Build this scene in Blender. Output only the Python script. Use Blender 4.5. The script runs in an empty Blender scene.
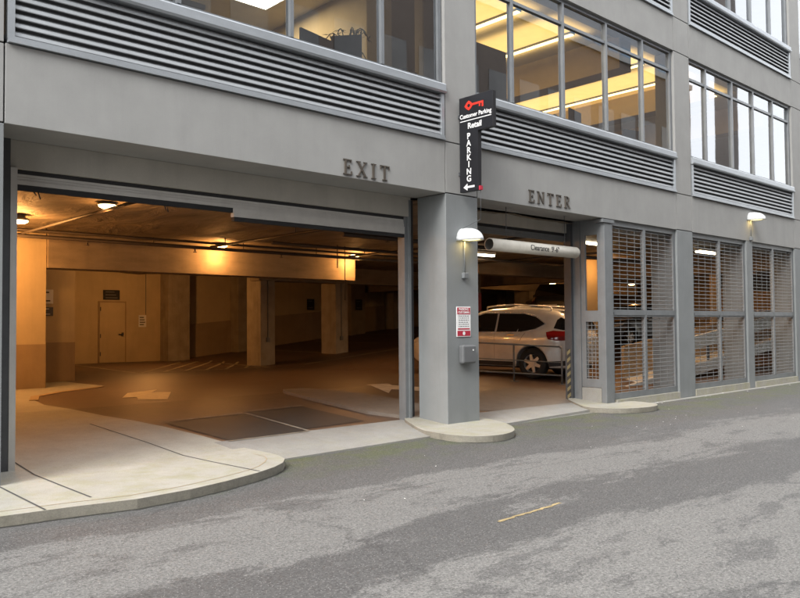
import bpy, bmesh, math, random
from mathutils import Vector, Matrix
random.seed(7)
R = math.radians
scene = bpy.context.scene
COL = scene.collection

# ------------------------------------------------------------------ helpers
class MB:
    def __init__(s): s.bm = bmesh.new()
    def poly(s, pts):
        vs = [s.bm.verts.new(p) for p in pts]
        return s.bm.faces.new(vs)
    def box(s, x0, x1, y0, y1, z0, z1, bev=0):
        vs = [s.bm.verts.new((x, y, z)) for x in (x0, x1) for y in (y0, y1) for z in (z0, z1)]
        fs = []
        for idx in ((0,1,3,2),(4,6,7,5),(0,4,5,1),(2,3,7,6),(0,2,6,4),(1,5,7,3)):
            fs.append(s.bm.faces.new([vs[i] for i in idx]))
        if bev:
            es = set(e for f in fs for e in f.edges)
            bmesh.ops.bevel(s.bm, geom=list(es), offset=bev, segments=2, affect='EDGES', profile=.5)
        return s
    def prism(s, pts, d):
        """polygon pts (3d) swept along vector d"""
        d = Vector(d)
        a = [s.bm.verts.new(p) for p in pts]; b = [s.bm.verts.new(Vector(p)+d) for p in pts]
        n = len(pts)
        s.bm.faces.new(a[::-1]); s.bm.faces.new(b)
        for i in range(n): s.bm.faces.new((a[i], a[(i+1)%n], b[(i+1)%n], b[i]))
        return s
    def tube(s, p0, p1, r, n=12, r1=None, caps=True):
        p0 = Vector(p0); p1 = Vector(p1); d = (p1-p0).normalized()
        up = Vector((0,0,1)) if abs(d.z) < .9 else Vector((1,0,0))
        u = d.cross(up).normalized(); v = d.cross(u)
        r1 = r if r1 is None else r1
        A = [s.bm.verts.new(p0+(u*math.cos(2*math.pi*i/n)+v*math.sin(2*math.pi*i/n))*r) for i in range(n)]
        B = [s.bm.verts.new(p1+(u*math.cos(2*math.pi*i/n)+v*math.sin(2*math.pi*i/n))*r1) for i in range(n)]
        for i in range(n):
            f = s.bm.faces.new((A[i], A[(i+1)%n], B[(i+1)%n], B[i])); f.smooth = True
        if caps: s.bm.faces.new(A[::-1]); s.bm.faces.new(B)
        return s
    def path(s, pts, r, n=8):
        for a, b in zip(pts[:-1], pts[1:]): s.tube(a, b, r, n)
        return s
    def lathe(s, prof, n=32, axis='y', c=(0,0,0)):
        rings = []
        for (r, h) in prof:
            ring = []
            for i in range(n):
                a = 2*math.pi*i/n; ca, sa = math.cos(a)*r, math.sin(a)*r
                p = (ca, h, sa) if axis == 'y' else (ca, sa, h)
                ring.append(s.bm.verts.new(Vector(p)+Vector(c)))
            rings.append(ring)
        for A, B in zip(rings[:-1], rings[1:]):
            for i in range(n):
                f = s.bm.faces.new((A[i], A[(i+1)%n], B[(i+1)%n], B[i])); f.smooth = True
        return s
    def build(s, name, mat, parent=None, fix=True):
        if fix: bmesh.ops.recalc_face_normals(s.bm, faces=s.bm.faces[:])
        me = bpy.data.meshes.new(name); s.bm.to_mesh(me); s.bm.free()
        o = bpy.data.objects.new(name, me); COL.objects.link(o)
        if mat: me.materials.append(mat)
        if parent: o.parent = parent
        return o

def empty(name, loc=(0,0,0), rz=0):
    o = bpy.data.objects.new(name, None); COL.objects.link(o)
    o.location = loc; o.rotation_euler = (0,0,rz); o.empty_display_size = .2
    return o
def tag(o, label, cat, group=None, kind=None):
    o['label'] = label; o['category'] = cat
    if group: o['group'] = group
    if kind: o['kind'] = kind
    return o
def structure(o): o['kind'] = 'structure'; return o
def copy_tree(o, parent=None):
    c = o.copy(); COL.objects.link(c)
    if parent: c.parent = parent
    for ch in list(o.children): copy_tree(ch, c)
    return c

# ------------------------------------------------------------------ materials
def newmat(name):
    m = bpy.data.materials.new(name); m.use_nodes = True
    nt = m.node_tree; b = nt.nodes['Principled BSDF']
    return m, nt, b
def noise(nt, scale, detail=4, rough=.55, stretch=None, dist=0):
    g = nt.nodes.new('ShaderNodeNewGeometry'); mp = nt.nodes.new('ShaderNodeMapping')
    nt.links.new(g.outputs['Position'], mp.inputs['Vector'])
    if stretch: mp.inputs['Scale'].default_value = stretch
    n = nt.nodes.new('ShaderNodeTexNoise'); n.inputs['Scale'].default_value = scale
    n.inputs['Detail'].default_value = detail; n.inputs['Roughness'].default_value = rough
    n.inputs['Distortion'].default_value = dist
    nt.links.new(mp.outputs['Vector'], n.inputs['Vector'])
    return n.outputs['Fac']
def ramp(nt, fac, stops):
    r = nt.nodes.new('ShaderNodeValToRGB'); e = r.color_ramp.elements
    while len(e) < len(stops): e.new(.5)
    for el, (p, c) in zip(e, stops):
        el.position = p; el.color = (c, c, c, 1) if isinstance(c, (int, float)) else (*c, 1)
    nt.links.new(fac, r.inputs['Fac']); return r.outputs['Color']
def mix(nt, a, b, fac, mode='MIX'):
    m = nt.nodes.new('ShaderNodeMix'); m.data_type = 'RGBA'; m.blend_type = mode
    for sock, v in ((m.inputs[6], a), (m.inputs[7], b)):
        if isinstance(v, tuple): sock.default_value = (*v, 1)
        else: nt.links.new(v, sock)
    if isinstance(fac, (int, float)): m.inputs[0].default_value = fac
    else: nt.links.new(fac, m.inputs[0])
    return m.outputs[2]
def bump(nt, b, h, strength=.3, dist=.01):
    n = nt.nodes.new('ShaderNodeBump'); n.inputs['Strength'].default_value = strength
    n.inputs['Distance'].default_value = dist
    nt.links.new(h, n.inputs['Height']); nt.links.new(n.outputs['Normal'], b.inputs['Normal'])
def simple(name, col, rough=.6, metal=0, var=.12, scale=3, grain=60, bstr=.1, stretch=None, streak=0, coat=0):
    """base colour broken up by cloudy wear, a fine grain and (streak) vertical rain stains"""
    m, nt, b = newmat(name)
    b.inputs['Roughness'].default_value = rough; b.inputs['Metallic'].default_value = metal
    if coat: b.inputs['Coat Weight'].default_value = coat; b.inputs['Coat Roughness'].default_value = .08
    n1 = noise(nt, scale, 5, .6, stretch)
    lo = tuple(c*(1-var) for c in col); hi = tuple(min(1, c*(1+var)) for c in col)
    c = ramp(nt, n1, [(.3, lo), (.7, hi)])
    n2 = noise(nt, grain, 3, .7)
    c = mix(nt, c, ramp(nt, n2, [(.3, .5-.5*var), (.7, .5+.5*var)]), .35, 'OVERLAY')
    if streak:
        n3 = noise(nt, 1.3, 6, .7, (2.2, 2.2, .22))
        c = mix(nt, c, ramp(nt, n3, [(.48, 1.0), (.72, 1-streak)]), 1, 'MULTIPLY')
    nt.links.new(c, b.inputs['Base Color'])
    if bstr: bump(nt, b, n2, bstr, .004)
    return m
def emit(name, col, strength):
    m, nt, b = newmat(name)
    b.inputs['Base Color'].default_value = (*[min(c,.8) for c in col], 1)
    b.inputs['Emission Color'].default_value = (*col, 1); b.inputs['Emission Strength'].default_value = strength
    return m

M = {}
M['fascia'] = simple('concrete_panel', (.305,.305,.297), .85, var=.07, scale=1.6, streak=.07, bstr=.12)
M['pier'] = simple('painted_plaster_grey', (.205,.218,.222), .7, var=.08, scale=1.4, streak=.12, bstr=.25)
M['soffit'] = simple('soffit_paint', (.25,.25,.24), .8, var=.08, scale=2, streak=.05)
M['header'] = simple('header_panel_paint', (.42,.40,.36), .7, var=.08, scale=2, streak=.1)
M['backing'] = simple('joint_filler', (.06,.06,.06), .9, var=.1)
M['alu'] = simple('mill_aluminium', (.42,.45,.48), .42, .55, var=.08, scale=5, stretch=(.4,1,1), bstr=.03)
M['louvre'] = simple('louvre_coated_metal', (.27,.285,.30), .5, .1, var=.1, scale=6, stretch=(.3,1,1), bstr=.03)
M['louvre_dark'] = simple('louvre_void', (.13,.135,.145), .8, var=.1)
M['wframe'] = simple('window_frame_metal', (.23,.245,.26), .45, .4, var=.08, bstr=.02)
M['steel'] = simple('painted_steel_grey', (.17,.182,.19), .5, .1, var=.1, scale=4, streak=.14, bstr=.04)
M['steel_dark'] = simple('dark_painted_steel', (.075,.08,.088), .5, .2, var=.12, scale=5, bstr=.04)
M['mesh'] = simple('galvanised_mesh', (.17,.18,.185), .6, .1, var=.12, bstr=0)
M['shutter'] = simple('roller_shutter_slat', (.55,.54,.52), .5, .2, var=.07, scale=4, streak=.1, bstr=.03)
M['rubber'] = simple('black_rubber', (.02,.02,.022), .7, var=.15)
M['black'] = simple('black_enamel', (.012,.012,.015), .35, var=.1, bstr=0)
M['white'] = simple('white_enamel', (.78,.78,.76), .35, var=.03, bstr=.02)
M['shade_white'] = simple('lamp_shade_enamel', (.62,.64,.65), .4, var=.04, bstr=.02)
M['sign_white'] = simple('sign_white_paint', (.8,.8,.8), .5, var=.02, bstr=0)
M['sign_red'] = simple('sign_red_paint', (.62,.035,.02), .45, var=.05, bstr=0)
M['plate_red'] = simple('plate_red_paint', (.42,.025,.05), .45, var=.06, bstr=0)
M['pvc'] = simple('white_pvc_pipe', (.66,.63,.56), .4, var=.06, scale=5, streak=.1, bstr=.02)
M['pvc_in'] = simple('pipe_inside', (.2,.19,.17), .7, var=.1)
M['bronze'] = simple('dark_bronze_letter', (.10,.085,.07), .5, .3, var=.15, bstr=0)
M['ink'] = simple('black_ink', (.03,.03,.03), .6, var=.1, bstr=0)
M['boxgrey'] = simple('grey_meter_plastic', (.12,.125,.13), .5, var=.08, bstr=.05)
M['yellow'] = simple('yellow_paint_worn', (.34,.26,.13), .8, var=.3, scale=9)
M['line_faint'] = simple('worn_pale_line', (.22,.19,.15), .8, var=.35, scale=6, grain=30)
M['paint_amber'] = simple('faded_road_paint', (.62,.56,.46), .8, var=.2, scale=6, grain=30)
M['inwall'] = simple('cream_wall_paint', (.55,.45,.28), .75, var=.08, scale=1.5, streak=.1)
M['inwall2'] = simple('tan_dado_paint', (.36,.27,.17), .75, var=.1, scale=1.5, streak=.12)
M['incol'] = simple('raw_column_concrete', (.36,.31,.24), .85, var=.16, scale=2.5, streak=.2)
M['inbeam'] = simple('raw_beam_concrete', (.27,.22,.16), .85, var=.2, scale=2, stretch=(.6,1,2), streak=.12)
M['pipe'] = simple('black_iron_pipe', (.05,.04,.035), .6, .2, var=.2)
M['amber_lens'] = emit('sodium_lamp_lens', (1,.66,.28), 9)
M['tube_lens'] = emit('fluorescent_lens', (1,.86,.6), 7)
M['panel_lens'] = emit('ceiling_panel_lens', (1,.93,.75), 4)
M['office_lens'] = emit('office_linear_lens', (1,.72,.3), 3)
M['shade_lens'] = emit('wall_lamp_lens', (1,.8,.35), 1.3)
M['off_ceil'] = simple('office_ceiling_tile', (.62,.56,.44), .9, var=.05)
M['off_wall'] = simple('office_wall_paint', (.42,.33,.2), .85, var=.06)
M['off_dark'] = simple('office_partition_fabric', (.05,.055,.065), .9, var=.15)
M['off_blue'] = simple('navy_chair_fabric', (.03,.035,.07), .9, var=.15)
M['wood'] = simple('office_wood', (.3,.16,.06), .6, var=.15)
M['card'] = simple('cardboard', (.42,.36,.24), .8, var=.08)
M['leaf'] = simple('dry_leaf', (.05,.06,.03), .7, var=.3)
M['litter'] = simple('white_litter', (.7,.7,.68), .8, var=.1)

def glass_mat():
    m, nt, b = newmat('window_glass'); nt.nodes.remove(b)
    out = nt.nodes['Material Output']
    tr = nt.nodes.new('ShaderNodeBsdfTransparent'); tr.inputs['Color'].default_value = (.80,.84,.85,1)
    gl = nt.nodes.new('ShaderNodeBsdfGlossy'); gl.inputs['Roughness'].default_value = .015
    gl.inputs['Color'].default_value = (.93,.96,1,1)
    fr = nt.nodes.new('ShaderNodeFresnel'); fr.inputs['IOR'].default_value = 3.2
    n = nt.nodes.new('ShaderNodeBump'); n.inputs['Strength'].default_value = .05; n.inputs['Distance'].default_value = .01
    nt.links.new(noise(nt, .9, 2, .5), n.inputs['Height'])
    nt.links.new(n.outputs['Normal'], gl.inputs['Normal'])
    mx = nt.nodes.new('ShaderNodeMixShader')
    nt.links.new(fr.outputs['Fac'], mx.inputs[0]); nt.links.new(tr.outputs[0], mx.inputs[1]); nt.links.new(gl.outputs[0], mx.inputs[2])
    nt.links.new(mx.outputs[0], out.inputs['Surface'])
    return m
M['glass'] = glass_mat()

def asphalt_mat():
    m, nt, b = newmat('alley_asphalt')
    g = nt.nodes.new('ShaderNodeNewGeometry'); sx = nt.nodes.new('ShaderNodeSeparateXYZ')
    nt.links.new(g.outputs['Position'], sx.inputs[0])
    def math_(op, a, c):
        n = nt.nodes.new('ShaderNodeMath'); n.operation = op
        for i, v in enumerate((a, c)):
            if isinstance(v, (int, float)): n.inputs[i].default_value = v
            else: nt.links.new(v, n.inputs[i])
        return n.outputs[0]
    big = noise(nt, .8, 10, .72, (.42, 1.5, 1)); fine = noise(nt, 9, 9, .9, (.8, 1.2, 1))
    w = math_('ADD', math_('MULTIPLY', math_('SUBTRACT', big, .5), 3.2), math_('MULTIPLY', math_('SUBTRACT', fine, .5), 1.5))
    # the tracks drift a little towards the building further up the alley
    y = math_('ADD', math_('ADD', sx.outputs['Y'], math_('MULTIPLY', sx.outputs['X'], .03)), w)
    f = math_('MULTIPLY', math_('ADD', y, 9.0), 1/10.0)        # 0 at y=-9 .. 1 at y=+1
    band = ramp(nt, f, [(.0,.75), (.20,.9), (.33,.95), (.39,.85), (.405,.08), (.50,.08), (.515,.8), (.66,.85), (.675,.22), (.80,.08), (1,.05)])
    sp = noise(nt, 1.6, 10, .8, (.6, 1.4, 1))
    band = mix(nt, band, ramp(nt, sp, [(.445, .2), (.465, 1.0)]), .8, 'MULTIPLY')
    dark = (.082,.080,.079); light = (.178,.174,.166)
    c = mix(nt, dark, light, band)
    # moss by the building
    ms = noise(nt, 1.7, 6, .7)
    near = ramp(nt, f, [(.74, 0.0), (.86, 1.0)])
    mk = mix(nt, ramp(nt, ms, [(.42, 0.0), (.6, .75)]), near, 1, 'MULTIPLY')
    c = mix(nt, c, (.085,.10,.045), mk)
    ag = noise(nt, 42, 5, .9)
    c = mix(nt, c, ramp(nt, ag, [(.34, .0), (.5,.5), (.66, 1.0)]), .68, 'OVERLAY')
    vo = nt.nodes.new('ShaderNodeTexVoronoi'); vo.inputs['Scale'].default_value = 38
    nt.links.new(g.outputs['Position'], vo.inputs['Vector'])
    c = mix(nt, c, (.38,.37,.35), ramp(nt, vo.outputs['Distance'], [(.12, .7), (.2, 0.0)]))
    ck = nt.nodes.new('ShaderNodeTexVoronoi'); ck.feature = 'DISTANCE_TO_EDGE'; ck.inputs['Scale'].default_value = .33
    mp = nt.nodes.new('ShaderNodeMapping'); mp.inputs['Scale'].default_value = (.6, 1, 1)
    nt.links.new(g.outputs['Position'], mp.inputs['Vector'])
    wn = nt.nodes.new('ShaderNodeTexNoise'); wn.inputs['Scale'].default_value = 1.6; wn.inputs['Detail'].default_value = 6
    nt.links.new(mp.outputs['Vector'], wn.inputs['Vector'])
    cv = mix(nt, mp.outputs['Vector'], wn.outputs['Color'], .35)
    nt.links.new(cv, ck.inputs['Vector'])
    c = mix(nt, c, (.03,.03,.03), ramp(nt, ck.outputs['Distance'], [(.0, .35), (.004, 0.0)]))
    nt.links.new(c, b.inputs['Base Color'])
    nt.links.new(ramp(nt, band, [(0, .72), (1, .9)]), b.inputs['Roughness'])
    b.inputs['Specular IOR Level'].default_value = .4
    bump(nt, b, ag, .5, .008)
    return m
M['asphalt'] = asphalt_mat()

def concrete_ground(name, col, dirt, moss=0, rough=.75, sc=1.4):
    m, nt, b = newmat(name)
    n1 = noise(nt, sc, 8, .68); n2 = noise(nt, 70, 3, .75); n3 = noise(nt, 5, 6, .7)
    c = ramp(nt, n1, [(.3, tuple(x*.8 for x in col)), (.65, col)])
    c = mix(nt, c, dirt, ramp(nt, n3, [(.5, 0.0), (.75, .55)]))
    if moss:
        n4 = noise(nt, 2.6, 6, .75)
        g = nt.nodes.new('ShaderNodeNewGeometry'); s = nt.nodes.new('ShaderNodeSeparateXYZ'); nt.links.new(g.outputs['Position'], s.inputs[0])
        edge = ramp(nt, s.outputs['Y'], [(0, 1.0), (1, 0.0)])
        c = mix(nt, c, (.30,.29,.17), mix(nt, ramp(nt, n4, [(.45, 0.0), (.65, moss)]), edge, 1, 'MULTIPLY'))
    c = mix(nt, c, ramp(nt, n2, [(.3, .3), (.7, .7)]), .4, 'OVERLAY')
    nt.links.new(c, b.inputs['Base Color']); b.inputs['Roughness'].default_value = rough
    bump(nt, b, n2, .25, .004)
    return m
M['walk'] = concrete_ground('sidewalk_concrete', (.40,.385,.34), (.30,.27,.215), .6)
M['kerb'] = concrete_ground('kerb_concrete', (.36,.345,.30), (.24,.215,.165), .6)
M['kerb_side'] = concrete_ground('dark_kerb_face', (.25,.235,.195), (.10,.095,.07), 0, .8, 3)
M['apron'] = concrete_ground('apron_concrete', (.29,.283,.265), (.22,.2,.17), .2)
M['lane'] = concrete_ground('worn_lane_concrete', (.20,.165,.135), (.11,.09,.072), 0, .7, 1.1)
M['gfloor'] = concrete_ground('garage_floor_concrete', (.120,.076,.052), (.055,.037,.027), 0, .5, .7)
M['gpatch'] = concrete_ground('dark_asphalt_patch', (.040,.038,.036), (.025,.022,.02), 0, .55, 2)
M['rampc'] = concrete_ground('ramp_concrete', (.60,.59,.55), (.42,.4,.36), 0, .8, 2)

def ceil_mat():
    m, nt, b = newmat('draped_ceiling_insulation')
    n1 = noise(nt, .9, 5, .6, (1, .35, 1), 2.2); n2 = noise(nt, 14, 4, .7)
    c = ramp(nt, n1, [(.3, (.11,.085,.06)), (.6, (.23,.19,.14)), (.75, (.15,.12,.085))])
    c = mix(nt, c, ramp(nt, n2, [(.3, .35), (.7, .65)]), .5, 'OVERLAY')
    nt.links.new(c, b.inputs['Base Color']); b.inputs['Roughness'].default_value = .7
    bump(nt, b, n1, 1, .12)
    return m
M['ceil'] = ceil_mat()
def hazard_mat():
    m, nt, b = newmat('hazard_stripe')
    g = nt.nodes.new('ShaderNodeNewGeometry'); mp = nt.nodes.new('ShaderNodeMapping'); mp.inputs['Rotation'].default_value = (R(40), 0, R(10))
    nt.links.new(g.outputs['Position'], mp.inputs['Vector'])
    w = nt.nodes.new('ShaderNodeTexWave'); w.wave_type = 'BANDS'; w.bands_direction = 'Z'; w.inputs['Scale'].default_value = 2.6
    nt.links.new(mp.outputs['Vector'], w.inputs['Vector'])
    nt.links.new(ramp(nt, w.outputs['Fac'], [(.45, (.035,.035,.035)), (.55, (.22,.19,.10))]), b.inputs['Base Color'])
    return m
M['hazard'] = hazard_mat()
def facade_mat(name, wall, win, sx, sz, gap=.25):
    m, nt, b = newmat(name)
    g = nt.nodes.new('ShaderNodeNewGeometry'); mp = nt.nodes.new('ShaderNodeMapping')
    mp.inputs['Rotation'].default_value = (R(90), 0, 0)
    nt.links.new(g.outputs['Position'], mp.inputs['Vector'])
    br = nt.nodes.new('ShaderNodeTexBrick'); br.offset = 0; br.inputs['Scale'].default_value = 1
    br.inputs['Color1'].default_value = (*win, 1); br.inputs['Color2'].default_value = (*[w*1.5 for w in win], 1); br.inputs['Mortar'].default_value = (*wall, 1)
    br.inputs['Brick Width'].default_value = sx; br.inputs['Row Height'].default_value = sz; br.inputs['Mortar Size'].default_value = gap
    nt.links.new(mp.outputs['Vector'], br.inputs['Vector']); nt.links.new(br.outputs['Color'], b.inputs['Base Color'])
    b.inputs['Roughness'].default_value = .5
    return m

# ------------------------------------------------------------------ ground levels
def smooth(t): t = max(0, min(1, t)); return t*t*(3-2*t)
def fl(Y):
    if Y < -.5: return -.1
    if Y < .4: return -.1+.1*(Y+.5)/.9
    return .08*min(Y-.4, 4.0)
def floorz(X, Y): return fl(Y)+smooth((Y-8.5)/2)*max(0, min(1.3, .1*(X-15.2)))
def walkz(X, Y): return max(0, floorz(X, Y)+.004)

def sheet(pts, zf, off, thick=0, curve=True):
    """ground polygon cut at every change of slope and laid on the height function; thick gives it a kerb face"""
    m = MB(); bm = m.bm
    f = m.poly([(x, y, 0) for x, y in pts])
    if f.normal.z < 0: f.normal_flip()
    ys = [-.5, .4, 4.4, 8.5, 9, 9.5, 10, 10.5]
    for y in ys:
        bmesh.ops.bisect_plane(bm, geom=bm.verts[:]+bm.edges[:]+bm.faces[:], plane_co=(0, y, 0), plane_no=(0, 1, 0))
    if max(p[0] for p in pts) > 15.2 and max(p[1] for p in pts) > 8.5:
        for x in (15.2, 28.2):
            bmesh.ops.bisect_plane(bm, geom=bm.verts[:]+bm.edges[:]+bm.faces[:], plane_co=(x, 0, 0), plane_no=(1, 0, 0))
    bmesh.ops.recalc_face_normals(bm, faces=bm.faces[:])
    for f in bm.faces:
        if f.calc_center_median().z > -1 and f.normal.z < 0: f.normal_flip()
    if thick:
        r = bmesh.ops.extrude_face_region(bm, geom=bm.faces[:])
        low = [v for v in r['geom'] if isinstance(v, bmesh.types.BMVert)]
        lowset = set(low)
        for v in bm.verts:
            z = zf(v.co.x, v.co.y)+off
            v.co.z = z-thick if v in lowset else z
    else:
        for v in bm.verts: v.co.z = zf(v.co.x, v.co.y)+off
    return m
def rounded(pts, k=3):
    """Chaikin smoothing of a closed outline"""
    for _ in range(k):
        q = []
        for i in range(len(pts)):
            a, b = Vector(pts[i]), Vector(pts[(i+1) % len(pts)])
            q += [tuple(a*.75+b*.25), tuple(a*.25+b*.75)]
        pts = q
    return pts

# alley: one sheet to the horizon, at z = -0.1, ending under the building's edge
m = MB(); m.poly([(-300,-300,-.1),(400,-300,-.1),(400,-.2,-.1),(-300,-.2,-.1)])
structure(m.build('alley_road', M['asphalt']))
m = MB(); m.poly([(-300,-.2,-.104),(400,-.2,-.104),(400,300,-.104),(-300,300,-.104)])
structure(m.build('ground', M['apron']))
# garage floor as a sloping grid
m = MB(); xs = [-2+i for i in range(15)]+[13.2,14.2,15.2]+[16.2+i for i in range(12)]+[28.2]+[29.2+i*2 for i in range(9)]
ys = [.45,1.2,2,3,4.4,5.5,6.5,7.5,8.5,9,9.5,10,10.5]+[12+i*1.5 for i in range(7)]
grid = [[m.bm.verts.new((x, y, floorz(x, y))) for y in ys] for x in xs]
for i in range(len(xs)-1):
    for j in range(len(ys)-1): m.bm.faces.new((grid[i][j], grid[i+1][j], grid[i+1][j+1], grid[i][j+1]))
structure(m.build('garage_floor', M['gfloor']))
# driveway aprons from the alley up to the door line
structure(sheet([(5.7,-.38),(9.62,-.3),(9.62,.9),(5.7,.9)], floorz, .006, .1).build('driveway_apron', M['apron']))
structure(sheet([(10.43,-.24),(14.6,-.08),(14.6,.55),(10.43,.75)], floorz, .006, .1).build('driveway_apron', M['apron']))
structure(sheet(rounded([(10.8,.7),(14.4,.5),(15.8,1.4),(15.0,2.9),(13.2,2.5),(11.5,2.9)], 2), floorz, .004).build('worn_drive_lane', M['lane']))

# raised sidewalk wedge at the left with a rounded nose
SW = [(-20,-1.3),(.5,-1.36),(2.2,-1.46),(2.8,-1.54),(3.4,-1.66),(4.0,-1.62),(4.5,-1.50),(5.0,-1.33),(5.35,-1.16),(5.6,-.98),(5.78,-.76),(5.87,-.5),(5.9,-.2),(5.88,.47),(5.78,1.4),(5.62,2.26),(5.42,3.0),(5.2,3.56),(4.97,4.4),(4.9,5.45),(5.05,6.4),(5.22,7.14),(6.1,8.0),(6.9,8.5),(7.32,8.83),(7.5,9.3),(7.4,10.6),(7.4,11.4),(2,11.4),(2,1),(-20,1)]
structure(sheet(SW, walkz, 0, .13).build('sidewalk', M['walk']))
# tooled joints and the kerb line
def strip(pts, w, zf, off, name, mat, thick=0):
    for i in range(len(pts)-1):
        pass
    L = []; Rr = []
    for i, p in enumerate(pts):
        a = Vector(pts[max(i-1, 0)]); b = Vector(pts[min(i+1, len(pts)-1)]); d = (b-a).normalized(); n = Vector((-d.y, d.x))
        L.append(tuple(Vector(p)+n*w/2)); Rr.append(tuple(Vector(p)-n*w/2))
    return sheet(L+Rr[::-1], zf, off, thick).build(name, mat)
for pts in ([(2.58,-1.5),(2.6,.3)], [(3.1,-1.26),(3.09,1.07),(3.09,3)], [(5.07,-1.28),(5.0,-.29),(4.91,1.34),(4.75,3)]):
    structure(strip(pts, .022, walkz, .003, 'sidewalk_joint', M['backing']))
kl = [(x, y+.2) for x, y in SW[1:8]]+[(5.25,-.98),(5.45,-.8),(5.6,-.62),(5.68,-.45),(5.7,-.15)]
structure(strip(kl, .012, walkz, .003, 'sidewalk_joint', M['inwall2']))
structure(strip([(5.05,6.5),(5.35,7.35),(6.1,8.12),(6.9,8.6),(7.32,8.93)], .16, walkz, .012, 'kerb', M['inwall2'], .1))

gutter_dark = simple('dark_gutter', (.035,.034,.028), .6, var=.3, scale=8)  # near-black colour for a narrow strip along the kerb foot
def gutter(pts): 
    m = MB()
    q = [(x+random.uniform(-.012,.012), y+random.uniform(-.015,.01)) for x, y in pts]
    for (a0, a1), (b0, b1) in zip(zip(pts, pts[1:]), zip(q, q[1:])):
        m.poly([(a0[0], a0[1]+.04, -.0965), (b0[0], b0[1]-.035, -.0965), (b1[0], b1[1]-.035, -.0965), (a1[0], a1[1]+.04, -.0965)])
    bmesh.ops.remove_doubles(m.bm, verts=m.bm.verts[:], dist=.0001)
    structure(m.build('gutter_strip', gutter_dark))
def dense(pts, n=12):
    out = []
    for a, b in zip(pts, pts[1:]):
        for k in range(n): out.append((a[0]+(b[0]-a[0])*k/n, a[1]+(b[1]-a[1])*k/n))
    return out+[pts[-1]]
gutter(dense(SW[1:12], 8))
def dark_sides(o):  # upright faces get the darker kerb colour
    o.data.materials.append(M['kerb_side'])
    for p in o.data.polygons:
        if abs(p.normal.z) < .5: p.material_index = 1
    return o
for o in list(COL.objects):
    if o.name.startswith('sidewalk') and 'joint' not in o.name: dark_sides(o)
# kerb pads in front of the piers
pad = rounded([(9.25,.7),(8.92,-.05),(8.84,-.5),(8.82,-.92),(9.0,-1.24),(9.35,-1.38),(9.85,-1.26),(10.3,-.85),(10.66,-.3),(10.75,.1),(10.5,.9),(9.5,.9)], 2)
structure(dark_sides(sheet(pad, lambda x, y: max(0, fl(y)+.05), 0, .14).build('kerb_pad', M['kerb']))); gutter([p for p in pad[1:26] if p[1] < -.25])
pad = rounded([(14.25,.85),(13.95,.45),(13.68,0),(13.64,-.35),(13.9,-.78),(14.4,-.95),(14.85,-.97),(15.25,-.75),(15.4,-.3),(15.4,-.02),(14.9,-.01),(14.6,.9)], 2)
structure(dark_sides(sheet(pad, lambda x, y: max(0, fl(y)+.04), 0, .14).build('kerb_pad', M['kerb']))); gutter([p for p in pad[1:34] if p[1] < -.2 and p[0] < 15.3])
# median between the two lanes inside
med = rounded([(9.22,.75),(9.2,4.2),(9.35,4.5),(9.8,4.5),(10.0,4.3),(10.65,3.2),(10.7,.75)], 1)
structure(sheet(med, floorz, .06, .12).build('median_kerb', M['lane']))
# dark patches with pale border lines in the exit lane
structure(sheet([(5.95,.88),(7.32,.92),(7.28,2.62),(5.75,2.5)], floorz, .009).build('asphalt_patch', M['gpatch']))
structure(sheet([(7.42,1.05),(8.72,1.12),(8.62,2.78),(7.38,2.72)], floorz, .009).build('asphalt_patch', M['gpatch']))
for pts in ([(7.37,.9),(7.33,2.7)], [(5.7,2.6),(7.3,2.72)], [(5.9,.84),(7.35,.86)], [(7.4,2.82),(8.7,2.88)]):
    structure(strip(pts, .06, floorz, .012, 'painted_line', M['line_faint']))
# alley centre dash
random.seed(21)
up = [(5.54+k*.051, -4.5+k*.002+.022+random.uniform(-.012,.008)) for k in range(21)]; lo = [(x, y-.04+random.uniform(-.008,.014)) for x, y in up]
structure(sheet(up+lo[::-1], lambda x, y: -.1, .004).build('painted_line', M['yellow']))
random.seed(7)
# turn arrows on the garage floor
structure(sheet([(6.45,5.75),(7.0,6.75),(7.85,7.15),(7.42,6.5),(7.75,6.3),(6.9,4.75),(6.5,5.15),(6.72,5.68)], floorz, .008).build('arrow_marking', M['paint_amber']))
structure(sheet([(11.82,4.7),(12.35,4.55),(12.2,4.22),(13.0,3.3),(12.55,2.85),(11.75,3.75),(11.3,3.35)], floorz, .008).build('arrow_marking', M['paint_amber']))
# hatched no-parking zone and bay lines at the back
M['line_mid'] = simple('worn_bay_line', (.36,.31,.24), .8, var=.35, scale=5, grain=30)
def seg(a, b, w=.12): structure(strip([a, b], w, floorz, .008, 'painted_line', M['line_mid']))
seg((10.2,13.2),(10.9,20.2)); seg((10.9,20.2),(15.6,20.2)); seg((10.2,13.2),(14.6,13.0)); seg((14.6,13.0),(15.1,17.2))
for k in range(6):
    x = 10.3+k*.72; seg((x, 13.3+k*.0), (min(x+4.2, 15.6), 13.3+min(4.2, 15.6-x)*1.35), .10)
for x in (18.5, 21.5, 24.5, 27.5): seg((x, 15.2), (x+.3, 20), .12)
seg((15.8,12.6),(26,12.4))

# ------------------------------------------------------------------ building
B = tag(empty('parking_garage', (0,0,0)), 'concrete building with parking garage under louvred office floors', 'building')
PX = [(1.78,2.62),(9.62,10.43),(17.68,18.47),(25.03,25.83),(33.1,33.9)]
LEFT = -6
ZT = 13.6
def bbox(name, mat, x0, x1, y0, y1, z0, z1, parent=B, bev=0):
    return MB().box(x0, x1, y0, y1, z0, z1, bev).build(name, mat, parent)
G = .009
# joint backing (dark reveal behind the panel joints)
m = MB()
for a, b in PX: m.box(a+.02, b-.02, .035, .49, 3.9, ZT-.1)
for z0, z1 in ((3.99,4.8), (8.37,9.12)): m.box(LEFT, 33.9, .036, .5, z0, z1)
m.build('panel_backing', M['backing'], B)
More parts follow.
